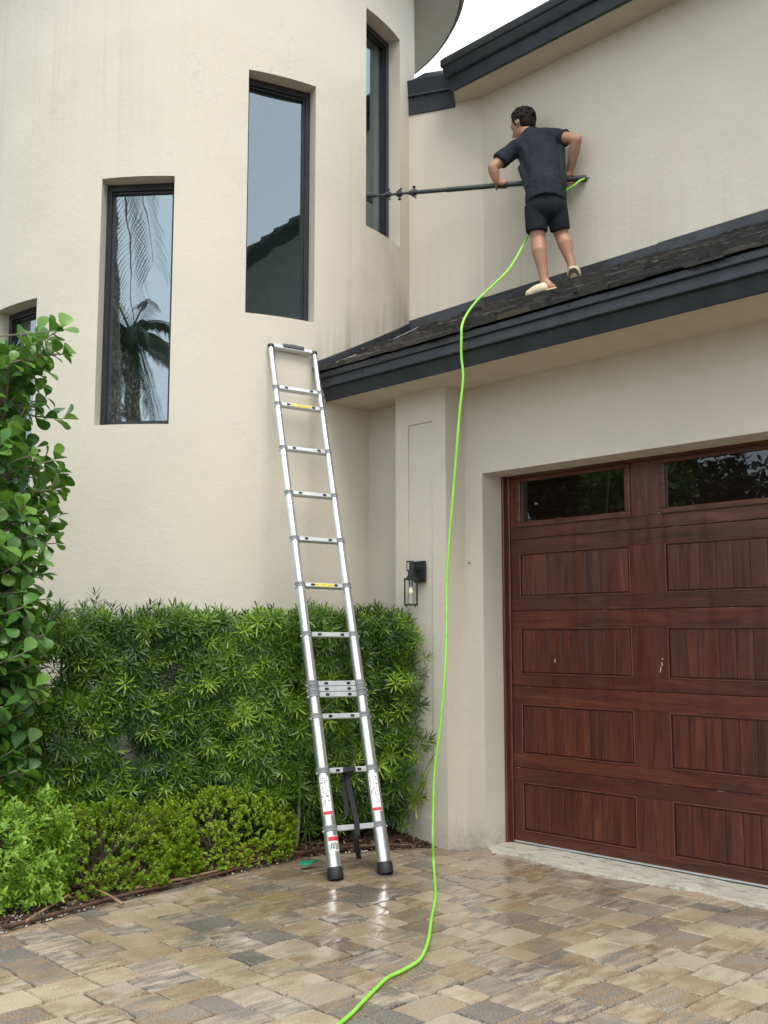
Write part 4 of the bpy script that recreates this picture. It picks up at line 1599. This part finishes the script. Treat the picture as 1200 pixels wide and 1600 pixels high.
def hp(px, py, y):
    d = fwd * 1620 + right * (px - 600) - cup * (py - 800)
    return EYE + d * ((y - 0) / d.y)
def hg(px, py, z=.011):
    d = fwd * 1620 + right * (px - 600) - cup * (py - 800)
    return EYE + d * ((z - EYE.z) / d.z)
hpts = [pt(-.03), at(905, 283, .20), at(897, 290, .19), at(884, 298, .20), at(866, 312, .22), at(848, 335, .20), at(832, 356, .16),
        hp(824, 370, 5.83), hp(812, 393, 5.70), hp(795, 421, 5.52), hp(770, 446, 5.30), hp(746, 469, 5.05), hp(730, 490, 4.80),
        hp(722, 508, 4.672), hp(720.5, 527, 4.655), hp(721, 556, 4.66), hp(721.5, 590, 4.66), hp(719, 640, 4.66), hp(714, 700, 4.655), hp(708, 762, 4.65), hp(703, 830, 4.64),
        hp(699, 900, 4.63), hp(696, 965, 4.62), hp(697, 1010, 4.61), hp(694, 1075, 4.60), hp(688, 1140, 4.585), hp(681, 1200, 4.57), hp(676.5, 1260, 4.55), hp(677, 1310, 4.53),
        hg(679, 1358), hg(679.5, 1400), hg(676, 1438), hg(669, 1470), hg(655, 1498), hg(634, 1515), hg(610, 1527), hg(590, 1542), hg(566, 1566), hg(545, 1585), hg(522, 1606), hg(490, 1640), hg(400, 1740)]
for k_ in range(14, len(hpts) - 1):
    hpts[k_] = hpts[k_] + right * random.gauss(0, .0045)
MB().tube([pt(-.045), pt(-.028)], .012, 10).build('hose_fitting', M['collar'], pol, smooth=40)
hose = MB().tube(spline(hpts, 6), .0080, 10).build('hose', M['hose'], smooth=80)
tag(hose, 'bright lime green hose running from the pole over the roof edge down to the paving', 'hose')

# ================================================================== FOLIAGE
def frame(d, nrm):
    d = d / (np.linalg.norm(d, axis=1, keepdims=True) + 1e-9)
    n = nrm - d * np.sum(d * nrm, 1, keepdims=True)
    n = n / (np.linalg.norm(n, axis=1, keepdims=True) + 1e-9)
    return d, n, np.cross(d, n)
STRAP = (np.array([(0, 0, 0), (.35, .5, -.02), (.35, -.5, -.02), (.75, .42, -.11), (.75, -.42, -.11), (1, 0, -.22)]), [(0, 2, 1), (1, 2, 4, 3), (3, 4, 5)])
OVAL = (np.array([(0, 0, 0), (.30, .42, .05), (.42, 0, -.03), (.30, -.42, .05), (.72, .36, .02), (.75, 0, -.05), (.72, -.36, .02), (1, 0, -.10)]),
        [(0, 2, 1), (0, 3, 2), (1, 2, 5, 4), (2, 3, 6, 5), (4, 5, 7), (5, 6, 7)])
PADDLE = (np.array([(0, 0, 0), (.18, .08, 0), (.18, -.08, 0), (.42, .27, .05), (.45, 0, .0), (.42, -.27, .05), (.68, .41, .07), (.70, 0, 0), (.68, -.41, .07),
                    (.87, .35, .03), (.90, 0, -.04), (.87, -.35, .03), (.97, .18, -.04), (.97, -.18, -.04), (1.0, 0, -.07)]),
          [(0, 2, 1), (1, 2, 4), (1, 4, 3), (2, 5, 4), (3, 4, 7, 6), (4, 5, 8, 7), (6, 7, 10, 9), (7, 8, 11, 10), (9, 10, 14, 12), (10, 11, 13, 14)])
def leaves(tpl, pos, d, nrm, L, W):
    T, F = tpl
    d, n, s = frame(np.asarray(d, float), np.asarray(nrm, float))
    L = np.asarray(L)[:, None, None]; W = np.asarray(W)[:, None, None]
    V = np.asarray(pos)[:, None, :] + L * T[None, :, 0:1] * d[:, None, :] + W * T[None, :, 1:2] * s[:, None, :] + L * T[None, :, 2:3] * n[:, None, :]
    k = len(T); N = len(V)
    fs = []
    for i in range(N):
        b = i * k
        for f in F:
            fs.append(tuple(b + q for q in f))
    return V.reshape(-1, 3), fs
def leaf_obj(name, parts, mat, parent=None, kind=None):
    vs = []; fs = []; b = 0
    for V, F in parts:
        vs.append(V)
        fs += [tuple(q + b for q in f) for f in F]
        b += len(V)
    me = bpy.data.meshes.new(name)
    me.from_pydata(np.concatenate(vs).tolist(), [], fs)
    me.shade_smooth()
    return link_mesh(name, me, mat, parent, kind)

def shoot(n=24, length=.10, ll=(.065, .098), w=.0085, seed=0):
    r = np.random.default_rng(seed)
    t = np.linspace(.05, 1, n)
    az = np.arange(n) * 2.39996 + r.uniform(0, 6)
    el = np.interp(t, [0, .7, 1], [.25, .55, 1.15]) + r.normal(0, .12, n)
    d = np.stack([np.cos(az) * np.cos(el), np.sin(az) * np.cos(el), np.sin(el)], 1)
    pos = np.stack([0 * t, 0 * t, t * length], 1)
    L = r.uniform(ll[0], ll[1], n) * np.interp(t, [0, .6, 1], [.95, 1, .65])
    return leaves(STRAP, pos, d, np.array([0, 0, 1.0]) + 0 * d + d * 0, L, w * r.uniform(.8, 1.15, n))
SHOOT = []
for s in range(10):
    V, F = shoot(random.choice([18, 21, 24]), random.uniform(.05, .11), seed=s, w=random.choice([.0080, .0088, .0098]))
    me = bpy.data.meshes.new('leaf_shoot')
    me.from_pydata(V.tolist(), [], F)
    me.shade_smooth()
    me.materials.append(M['pod'])
    SHOOT.append((me, V, F))

def rot_to(d, spin):
    q = Vector(d).to_track_quat('Z', 'X')
    return q.to_matrix() @ Matrix.Rotation(spin, 3, 'Z')

# ---- podocarpus hedge: six shrubs side by side
HP = [(-4.955, 4.92), (-5.17, 4.30), (-5.42, 3.85), (-5.62, 3.30), (-5.78, 2.80), (-5.95, 2.25)]
seglen = [math.dist(HP[i], HP[i + 1]) for i in range(len(HP) - 1)]
TOTAL = sum(seglen)
def hedge_pt(s, depth):
    s = min(max(s, 0), TOTAL - 1e-6)
    i = 0
    while s > seglen[i]:
        s -= seglen[i]; i += 1
    a, b = Vector(HP[i]), Vector(HP[i + 1])
    d = (b - a).normalized()
    n = Vector((-d.y, d.x))            # outward, towards the drive
    if n.x < 0:
        n = -n
    p = a + d * s - n * depth
    return p, n
spots = [.24, .72, 1.22, 1.70, 2.18, 2.66]
LABS = ['podocarpus shrub at the right end of the hedge, touching the pilaster behind the ladder',
        'dense podocarpus shrub in the hedge directly left of the ladder rails',
        'podocarpus shrub of the hedge behind the right hand low box shrub',
        'podocarpus shrub of the hedge with the tallest upright sprig, behind the two low shrubs',
        'thin podocarpus shrub of the hedge with bare pale stem and wall showing through',
        'podocarpus shrub at the left end of the hedge, beside the round leaved tree']
EDGE = [0] + [(spots[i] + spots[i + 1]) / 2 for i in range(5)] + [TOTAL]
for k, s0 in enumerate(spots):
    c, n_ = hedge_pt(s0, .22)
    pr = root('hedge_shrub', (c.x, c.y, .03), LABS[k], 'hedge shrub', 'podocarpus hedge along the tower wall')
    # stems
    mb = MB()
    for j in range(3):
        bx = c + Vector((random.gauss(0, .05), random.gauss(0, .08)))
        p = Vector((bx.x, bx.y, .02))
        pts = [p]
        for q in range(7):
            p = p + Vector((random.gauss(0, .022), random.gauss(0, .03), .20))
            pts.append(p)
        mb.tube(pts, np.linspace(.013, .004, len(pts)).tolist(), 7)
        for q in range(1, 7):
            for _ in range(2):
                a = random.uniform(0, 6.28)
                e = pts[q] + Vector((math.cos(a) * .2, math.sin(a) * .2, random.uniform(.05, .18)))
                mb.tube([pts[q], pts[q].lerp(e, .5) + Vector((0, 0, -.01)), e], [.0045, .0035, .002], 5)
    mb.build('stem', M['bark'], pr, smooth=60)
    # outer shoots as single objects
    cnt = 0
    cand = []
    for _ in range(1700):
        s = random.uniform(EDGE[k] - .05, EDGE[k + 1] + .05)
        zt = 1.455 + .09 * mnoise.noise((s * 4, 1.0, 0)) + .05 * mnoise.noise((s * 15, 3.0, 0))
        z = .10 + (zt - .10) * (random.random() ** .85)
        onTop = random.random() < .16
        dep = abs(random.gauss(0, .055))
        if onTop:
            z = zt - abs(random.gauss(0, .05)); dep = random.uniform(0, .42)
        dep += .05 * (1 + mnoise.noise((s * 3.3, z * 3.3, 5))) + (.10 if z < .3 else 0)
        # airy places where the wall shows
        gap = mnoise.noise((s * 2.6 + 3, z * 2.2, 9.0))
        if not onTop and gap > (.46 if k in (3, 4) else .6):
            continue
        p, n2 = hedge_pt(s, dep)
        if s < .03:
            p = p + Vector((.0, random.uniform(-.05, .03)))
        out = Vector((n2.x, n2.y, .35)) + Vector((random.gauss(0, .4), random.gauss(0, .4), random.gauss(0, .4)))
        if onTop:
            out = Vector((n2.x * .3, n2.y * .3, 1.1)) + Vector((random.gauss(0, .4), random.gauss(0, .4), 0))
        cand.append((p, z, out))
    if k == 3:
        cand.insert(0, (hedge_pt(2.02, .1)[0], 1.50, Vector((0, 0, 1)))); cand.insert(0, (hedge_pt(2.02, .1)[0], 1.42, Vector((.05, .1, 1))))
    if k == 0:
        for q in range(70):
            cand.insert(0, (Vector((-5.0 + random.gauss(0, .06), 4.91 + random.gauss(0, .035))), random.uniform(.10, 1.42), Vector((.7 + random.gauss(0, .3), .1 + random.gauss(0, .4), .45 + random.gauss(0, .3)))))
    for p, z, out in cand[:290]:
        me = random.choice(SHOOT)[0]
        o = bpy.data.objects.new('leaf_shoot', me)
        COL.objects.link(o)
        sc = random.uniform(.75, 1.2)
        o.matrix_world = Matrix.Translation((p.x, p.y, z)) @ rot_to(out, random.uniform(0, 6.28)).to_4x4() @ Matrix.Scale(sc, 4)
        mw = o.matrix_world.copy()
        o.parent = pr
        o.matrix_parent_inverse = world_mat(pr).inverted()
        o.matrix_basis = mw
    parts = []
    # the rest of the outer growth, plus inner leaves with shade in their colour
    extra = cand[290:520]
    for p, z, out in extra:
        _, V, F = random.choice(SHOOT)
        m3 = np.array(rot_to(out, random.uniform(0, 6.28)))
        parts.append(((V * random.uniform(.75, 1.15)) @ m3.T + np.array([p.x, p.y, z]), F))
    if parts:
        leaf_obj('foliage', parts, M['pod'], pr, 'stuff')
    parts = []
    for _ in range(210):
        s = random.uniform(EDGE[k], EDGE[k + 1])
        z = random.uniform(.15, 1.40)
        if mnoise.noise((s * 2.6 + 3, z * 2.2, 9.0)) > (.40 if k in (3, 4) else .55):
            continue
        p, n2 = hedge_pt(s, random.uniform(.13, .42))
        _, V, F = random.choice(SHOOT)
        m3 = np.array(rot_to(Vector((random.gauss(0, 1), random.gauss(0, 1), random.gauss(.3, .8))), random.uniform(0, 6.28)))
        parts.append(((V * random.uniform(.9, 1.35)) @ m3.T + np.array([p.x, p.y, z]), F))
    leaf_obj('inner_foliage', parts, M['pod_shade'], pr, 'stuff')

# ---- low box shrubs
def blob_shrub(name, label, cat, group, c, rx, ry, h, nleaf, tpl, mat, ll, ww, seed, zlow=.06, nbr=26, bumps=.10, yaw=0.0):
    r = np.random.default_rng(seed)
    pr = root(name, (c[0], c[1], bed_z(c[0], c[1])), label, cat, group)
    mb = MB()
    for _ in range(nbr):
        a = random.uniform(0, 6.28); q = random.uniform(.2, .95)
        e = Vector((c[0] + rx * q * math.cos(a), c[1] + ry * q * math.sin(a), h * random.uniform(.45, .95)))
        b0 = Vector((c[0] + random.gauss(0, .05), c[1] + random.gauss(0, .10), .02))
        m_ = b0.lerp(e, .5) + Vector((0, 0, .05))
        mb.tube([b0, m_, e], [.006, .0045, .002], 5)
    mb.build('stem', M['bark_dark'], pr, smooth=60)
    # sprigs spread through an uneven shell
    ns = nleaf // 9
    pos = []; dr = []
    while len(pos) < ns:
        a = r.uniform(0, 2 * np.pi); u = r.uniform(-.15, 1) 
        q4 = max(0, 1 - max(u, 0) ** 4.5) ** .5
        sq = (abs(np.cos(a)) ** 3 + abs(np.sin(a)) ** 3) ** (-1 / 3)
        fl = q4 if u < .93 else q4 * np.sqrt(r.uniform(0, 1))
        v = np.array([np.cos(a) * sq * fl, np.sin(a) * sq * fl, max(u, 0)])
        nz = mnoise.noise((v[0] * 2.2 + seed, v[1] * 2.2, v[2] * 2.2)) + .5 * mnoise.noise((v[0] * 5 + seed, v[1] * 5, v[2] * 5))
        k = (1 - abs(r.normal(0, .12))) * (1 + bumps * nz)
        hole = mnoise.noise((v[0] * 4 + seed * 3, v[1] * 4, v[2] * 4 + 2))
        if hole > .36 and v[2] < .85:
            continue
        p = np.array([c[0] + rx * v[0] * k, c[1] + ry * v[1] * k, zlow + (h - zlow) * v[2] * k + (r.uniform(0, h * .35) if u <= 0 else 0)])
        pos.append(p); dr.append(v * .8 + np.array([0, 0, .45]) + r.normal(0, .35, 3))
    P = []; D = []; N = []
    for p, d in zip(pos, dr):
        d = d / np.linalg.norm(d)
        for j in range(9):
            t = j / 8
            a = j * 2.4 + r.uniform(0, 1)
            o1 = np.cross(d, [.3, .2, .9]); o1 /= np.linalg.norm(o1)
            o2 = np.cross(d, o1)
            side = o1 * np.cos(a) + o2 * np.sin(a)
            P.append(p + d * ll * 1.7 * (t - .5)); D.append(side + d * (.3 + .7 * t)); N.append(d + r.normal(0, .25, 3) + np.array([0, 0, .5]))
    n = len(P)
    V, F = leaves(tpl, np.array(P), np.array(D), np.array(N), r.uniform(.7, 1.2, n) * ll, r.uniform(.8, 1.15, n) * ww)
    leaf_obj('foliage', [(V, F)], mat, pr, 'stuff')
    return pr
blob_shrub('box_shrub', 'low clipped yellow green box shrub, the left of the two, beside the bright leafy bush', 'shrub', 'low box shrubs along the bed edge', (-5.33, 2.92), .33, .56, .46, 17000, OVAL, M['box'], .0155, .0125, 11, zlow=.03)
blob_shrub('box_shrub', 'low clipped yellow green box shrub, the right of the two, next to the ladder', 'shrub', 'low box shrubs along the bed edge', (-5.36, 3.72), .30, .50, .46, 15000, OVAL, M['box'], .0155, .0125, 23, zlow=.03)
blob_shrub('leafy_bush', 'bright light green leafy bush at the left corner of the bed', 'bush', None, (-5.36, 2.30), .42, .38, .60, 8200, OVAL, M['bright'], .036, .018, 31, bumps=.22)

# ---- clusia tree on the left
ct = root('clusia_tree', (-5.62, 2.18, .04), 'tall clusia tree with thick round paddle leaves at the left edge', 'tree')
mb = MB()
tips = []
TB = Vector((-5.62, 2.16, 0))
for j in range(4):
    p = TB + Vector((random.gauss(0, .05), random.gauss(0, .05), .02))
    pts = [p]
    for q in range(11):
        p = p + Vector((random.gauss(0, .035), random.gauss(0, .035), .26))
        pts.append(p)
    mb.tube(pts, np.linspace(.026, .008, len(pts)).tolist(), 8)
    for q in range(2, 12):
        for _ in range(15):
            a = random.uniform(0, 6.28)
            zz_ = pts[q].z
            R0 = .53 * (1 + .22 * mnoise.noise((math.cos(a) * 1.6, math.sin(a) * 1.6, zz_ * 2.4))) * (.72 if zz_ > 2.9 else 1) * (.80 if zz_ < 1.0 else 1)
            L = random.uniform(.45, 1.02) * R0
            e = Vector((TB.x + math.cos(a) * L, TB.y + math.sin(a) * L, zz_ + random.uniform(-.08, .25)))
            if e.z > 3.02 or e.z < .55:
                continue
            m_ = pts[q].lerp(e, .5) + Vector((0, 0, -.02))
            mb.tube([pts[q], m_, e], [.007, .0055, .0035], 5)
            tips.append((e, (e - m_).normalized()))
mb.build('trunk', M['bark'], ct, smooth=60)
V0, F0 = leaves(PADDLE, [(0, 0, 0)], [(1, 0, 0)], [(0, 0, 1)], [1.0], [.95])
V1 = V0.copy(); V1[:, 2] -= .16 * V1[:, 0] ** 2
CM = []
for VV in (V0, V1):
    me = bpy.data.meshes.new('leaf')
    me.from_pydata(VV.tolist(), [], F0)
    me.shade_smooth()
    me.materials.append(M['clusia'])
    CM.append((me, VV))
L_all = []
for e, d in tips:
    if e.z > 3.02 or e.z < .55:
        continue
    for lev in range(4):
        b = e - d * (.055 * lev)
        ref = d.cross(Vector((0, 0, 1)) if abs(d.z) < .9 else Vector((1, 0, 0))).normalized()
        for h_ in range(2 if lev else 3):
            a = lev * 1.57 + h_ * (math.pi if lev else 2.1) + random.gauss(0, .3)
            sdv = Matrix.Rotation(a, 3, d) @ ref
            ld = (sdv * 1.0 + d * random.uniform(.4, 1.0) + Vector((0, 0, random.uniform(-.15, .45)))).normalized()
            nr = (Vector((0, 0, 1)) * .8 + d * .6 + Vector((random.gauss(0, .35), random.gauss(0, .35), 0)))
            nr = (nr - ld * nr.dot(ld)).normalized()
            L_all.append((b, ld, nr, random.uniform(.062, .112)))
def lmat(b, ld, nr, L):
    return Matrix.Translation(b) @ Matrix((ld, nr.cross(ld), nr)).transposed().to_4x4() @ Matrix.Scale(L, 4)
def vis(q):
    px, py, z = project(q[0])
    return (z if (-30 < px < 1230) else 50 + z)
L_all.sort(key=vis)
print('clusia leaves', len(L_all))
for q in L_all[:300]:
    o = bpy.data.objects.new('leaf', random.choice(CM)[0])
    COL.objects.link(o)
    mw = lmat(*q)
    o.parent = ct
    o.matrix_parent_inverse = world_mat(ct).inverted()
    o.matrix_basis = mw
parts = []
for q in L_all[300:]:
    m4 = np.array(lmat(*q))
    parts.append((random.choice(CM)[1] @ m4[:3, :3].T + m4[:3, 3], F0))
leaf_obj('foliage', parts, M['clusia'], ct, 'stuff')

# ---- a thin fern-like seedling by the pilaster
sp = root('palm_seedling', (-4.90, 4.93, .02), 'thin feathery green palm seedling against the pilaster, right of the hedge', 'plant')
P = []; D = []; N = []
for (e, top) in (((-4.70, 4.88), .56), ((-4.75, 4.86), .40), ((-4.80, 4.83), .26)):
    a = Vector((-4.92, 4.93, .22)); b = Vector((e[0], e[1], top))
    for k in range(13):
        t = .25 + .75 * k / 12
        c = a.lerp(b, t) + Vector((0, 0, .05 * math.sin(t * 3)))
        for s in (-1, 1):
            P.append(c); D.append(np.array((b - a).normalized()) * .9 + s * np.array([.35, -.35, .5])); N.append([0, 0, 1])
V, F = leaves(STRAP, np.array(P), np.array(D), np.array(N), np.full(len(P), .085), np.full(len(P), .008))
leaf_obj('leaflets', [(V, F)], M['pod'], sp, 'stuff')
mb = MB()
for (e, top) in (((-4.70, 4.88), .56), ((-4.75, 4.86), .40), ((-4.80, 4.83), .26)):
    a = Vector((-4.92, 4.93, .02)); b = Vector((e[0], e[1], top))
    mb.tube([a, a.lerp(b, .4) + Vector((0, 0, .09)), b], [.004, .003, .0015], 5)
mb.build('stem', M['bark'], sp)

# ================================================================== LITTER along the bed edge
def stalk(name, label, cat, pts, r0, r1, mat, group=None, flat=None):
    o = MB().tube(spline(pts, 5), np.linspace(r0, r1, (len(pts) - 1) * 5 + 1).tolist(), 7).build(name, mat, smooth=60)
    tag(o, label, cat, group)
    return o
ex = edge_x
stalk('dead_frond_stalk', 'long dark dead frond stalk along the bed edge before the box shrubs', 'dead stalk',
      [(ex(y) - .010, y, .026 + .006 * math.sin(y * 9)) for y in (2.15, 2.5, 2.9, 3.3, 3.7)], .012, .006, M['twig_dark'])
stalk('dead_frond_stalk', 'reddish brown dead stalk lying beside the longer one, further in the mulch', 'dead stalk',
      [(ex(y) - .045, y, .036 + .006 * math.sin(y * 7)) for y in (2.95, 3.2, 3.5, 3.9, 4.15)], .010, .005, M['twig'])
stalk('dry_twig', 'straight tan dry twig sticking out of the mulch by the bright leafy bush', 'twig',
      [hg(40, 1440, .03), hg(75, 1418, .05), hg(108, 1398, .07)], .009, .006, M['twig'])
stalk('dry_twig', 'bent tan dry twig hooked over the bed edge under the left box shrub', 'twig',
      [hg(150, 1390, .08), hg(165, 1396, .075), hg(180, 1405, .04), hg(192, 1413, .02)], .004, .010, M['twig'])
stalk('drip_pipe', 'thin brown irrigation pipe on the soil between the ladder feet and the hedge', 'pipe',
      [(-5.14, 4.05, .04), (-5.12, 4.35, .04), (-5.05, 4.55, .035), (-4.95, 4.72, .035), (-4.86, 4.86, .03)], .007, .007, M['twig_dark'])
mb = MB()
c = hg(482, 1348, .035)
K = 12
vs = [c + Vector((.03 * math.cos(2 * math.pi * k / K), .062 * math.sin(2 * math.pi * k / K), .01 * math.sin(4 * math.pi * k / K))) for k in range(K)]
vs += [v + Vector((0, 0, .004)) for v in vs]
mb.add(vs, [tuple(range(K)), tuple(reversed(range(K, 2 * K)))] + [(k, K + k, K + (k + 1) % K, (k + 1) % K) for k in range(K)])
tag(mb.build('plastic_scrap', M['green_plastic']), 'dark green scrap of plastic on the mulch left of the ladder foot', 'plastic scrap')
for (px, py, lab, yl) in ((402, 1341, 'curled tan dead leaf lying in front of the right box shrub', (.36, .2, .09)), (355, 1387, 'small yellow green fallen leaf on the paving edge', (.35, .42, .04)), (412, 1345, 'pale brown dead leaf beside the curled tan leaf', (.42, .27, .13))):
    V, F = leaves(OVAL, [tuple(hg(px, py, .02))], [(random.gauss(0, 1), 1, .1)], [(.2, 0, 1)], [.06 if yl[1] < .4 else .03], [.03 if yl[1] < .4 else .02])
    me = bpy.data.meshes.new('fallen_leaf')
    me.from_pydata(V.tolist(), [], F)
    o = link_mesh('fallen_leaf', me, plain('fallen_leaf_' + str(px), yl, .6), smooth=True)
    tag(o, lab, 'fallen leaf', 'fallen leaves on the bed edge')

# ================================================================== ACROSS THE STREET (seen only in the glass)
nh = root('neighbour_house', (12, 8, 0), 'neighbouring grey house with a dark tiled gable mirrored in the tall tower window', 'house')
mb = MB()
mb.add([(8.2, .6, -.1), (8.2, 15.4, -.1), (8.2, 15.4, 5.9), (8.2, 8, 11.4), (8.2, .6, 5.9), (20, .6, -.1), (20, 15.4, -.1), (20, 15.4, 5.9), (20, 8, 11.4), (20, .6, 5.9)],
       [(0, 1, 2, 3, 4), (9, 8, 7, 6, 5), (0, 4, 9, 5), (1, 6, 7, 2)])
mb.build('wall', M['neigh'], nh)
mb = MB()
for sg in (0, 1):
    for k in range(26):
        t0_, t1_ = k / 26, (k + 1.15) / 26
        ya, yb = (-.2, 8.0) if sg == 0 else (16.2, 8.0)
        za, zb2 = 5.5, 11.75
        mb.add([(7.9, ya + (yb - ya) * t0_, za + (zb2 - za) * t0_ + .09), (20.3, ya + (yb - ya) * t0_, za + (zb2 - za) * t0_ + .09),
                (20.3, ya + (yb - ya) * min(1, t1_), za + (zb2 - za) * min(1, t1_) + .0), (7.9, ya + (yb - ya) * min(1, t1_), za + (zb2 - za) * min(1, t1_) + .0),
                (7.9, ya + (yb - ya) * t0_, za + (zb2 - za) * t0_ - .10), (20.3, ya + (yb - ya) * t0_, za + (zb2 - za) * t0_ - .10)],
               [(0, 1, 2, 3), (0, 4, 5, 1), (0, 3, 4)])
mb.build('roof', M['rooftile2'], nh, fix=False)

def palm(loc, h, nf, fl, label, droop=.5):
    pr = root('palm_tree', loc, label, 'palm tree', 'palms across the drive')
    b = Vector(loc)
    pts = [b + Vector((.15 * math.sin(q * .4), .1 * math.cos(q * .5), h * q / 10)) for q in range(11)]
    MB().tube(pts, np.linspace(.19, .13, 11).tolist(), 12).build('trunk', M['bark'], pr, smooth=60)
    top = pts[-1]
    P = []; D = []; N = []
    mb = MB()
    for f_ in range(nf):
        a = f_ * 2.4 + random.gauss(0, .2)
        el = random.uniform(-.5, 1.1)
        d = Vector((math.cos(a) * math.cos(el), math.sin(a) * math.cos(el), math.sin(el)))
        rach = []
        for q in range(13):
            t = q / 12
            rach.append(top + d * fl * t + Vector((0, 0, -droop * fl * t * t * .8)))
        mb.tube(rach, np.linspace(.025, .006, 13).tolist(), 5)
        for q in range(54):
            t = .12 + .88 * q / 53
            i = min(11, int(t * 12)); c = rach[i].lerp(rach[i + 1], t * 12 - i)
            dd = (rach[i + 1] - rach[i]).normalized()
            sdv = dd.cross(Vector((0, 0, 1))).normalized()
            for s in (-1, 1):
                P.append(c); D.append(np.array(sdv * s + dd * .7 + Vector((0, 0, -.55)))); N.append([0, 0, 1])
    mb.build('frond_stalk', M['bark_dark'], pr)
    n = len(P)
    V, F = leaves(STRAP, np.array(P), np.array(D), np.array(N), rng.uniform(.4, .62, n) * fl / 2.4, np.full(n, .020))
    leaf_obj('frond', [(V, F)], M['palm'], pr, 'stuff')
palm((-4.12, -3.1, -.09), 9.4, 30, 2.7, 'tallest palm with hanging fronds, nearest the tower windows across the drive', .9)
palm((-2.25, -6.5, -.09), 6.7, 24, 1.5, 'middle palm behind the tallest palm across the drive', .7)
palm((-2.9, -7.4, -.09), 5.2, 22, 1.5, 'shortest palm, standing behind the middle palm across the drive', .7)

def fartree(loc, h, r, seed, label):
    q = np.random.default_rng(seed)
    pr = root('shade_tree', loc, label, 'tree', 'trees across the street')
    b = Vector(loc)
    mb = MB()
    mb.tube([b, b + Vector((.1, 0, h * .3)), b + Vector((0, .1, h * .7))], [.25, .2, .08], 10)
    for _ in range(9):
        a = random.uniform(0, 6.28)
        mb.tube([b + Vector((0, 0, h * random.uniform(.3, .5))), b + Vector((math.cos(a) * r * .7, math.sin(a) * r * .7, h * random.uniform(.5, .85)))], [.08, .02], 6)
    mb.build('trunk', M['bark_dark'], pr)
    nc = 60
    C = q.normal(0, 1, (nc, 3)); C /= np.linalg.norm(C, axis=1, keepdims=True)
    C = C * q.uniform(.5, 1, (nc, 1)) * np.array([r, r, h * .36]) + np.array([b.x, b.y, b.z + h * .62])
    n = 9000
    idx = q.integers(0, nc, n)
    P = C[idx] + q.normal(0, .38, (n, 3))
    D = q.normal(0, 1, (n, 3)); N = q.normal(0, .6, (n, 3)) + np.array([0, 0, 1])
    V, F = leaves(OVAL, P, D, N, q.uniform(.16, .28, n), q.uniform(.09, .15, n))
    leaf_obj('crown', [(V, F)], M['fartree'], pr, 'stuff')
for i, (x, y, h, r, lab) in enumerate([(-13.8, -7.2, 7.5, 3.0, 'broad dark shade tree nearest the drive on the garden side'), (-11.9, -10.2, 6.0, 2.0, 'narrow dark shade tree in the middle of the row'),
                                       (-17, -12, 8.0, 3.2, 'tallest dark shade tree at the back of the row'), (-8.8, -12, 4.4, 2.2, 'lowest shade tree by the end of the paving'), (-21, -5, 7, 3.0, 'wide dark shade tree standing apart at the side')]):
    fartree((x, y, -.09), h, r, 40 + i, lab)
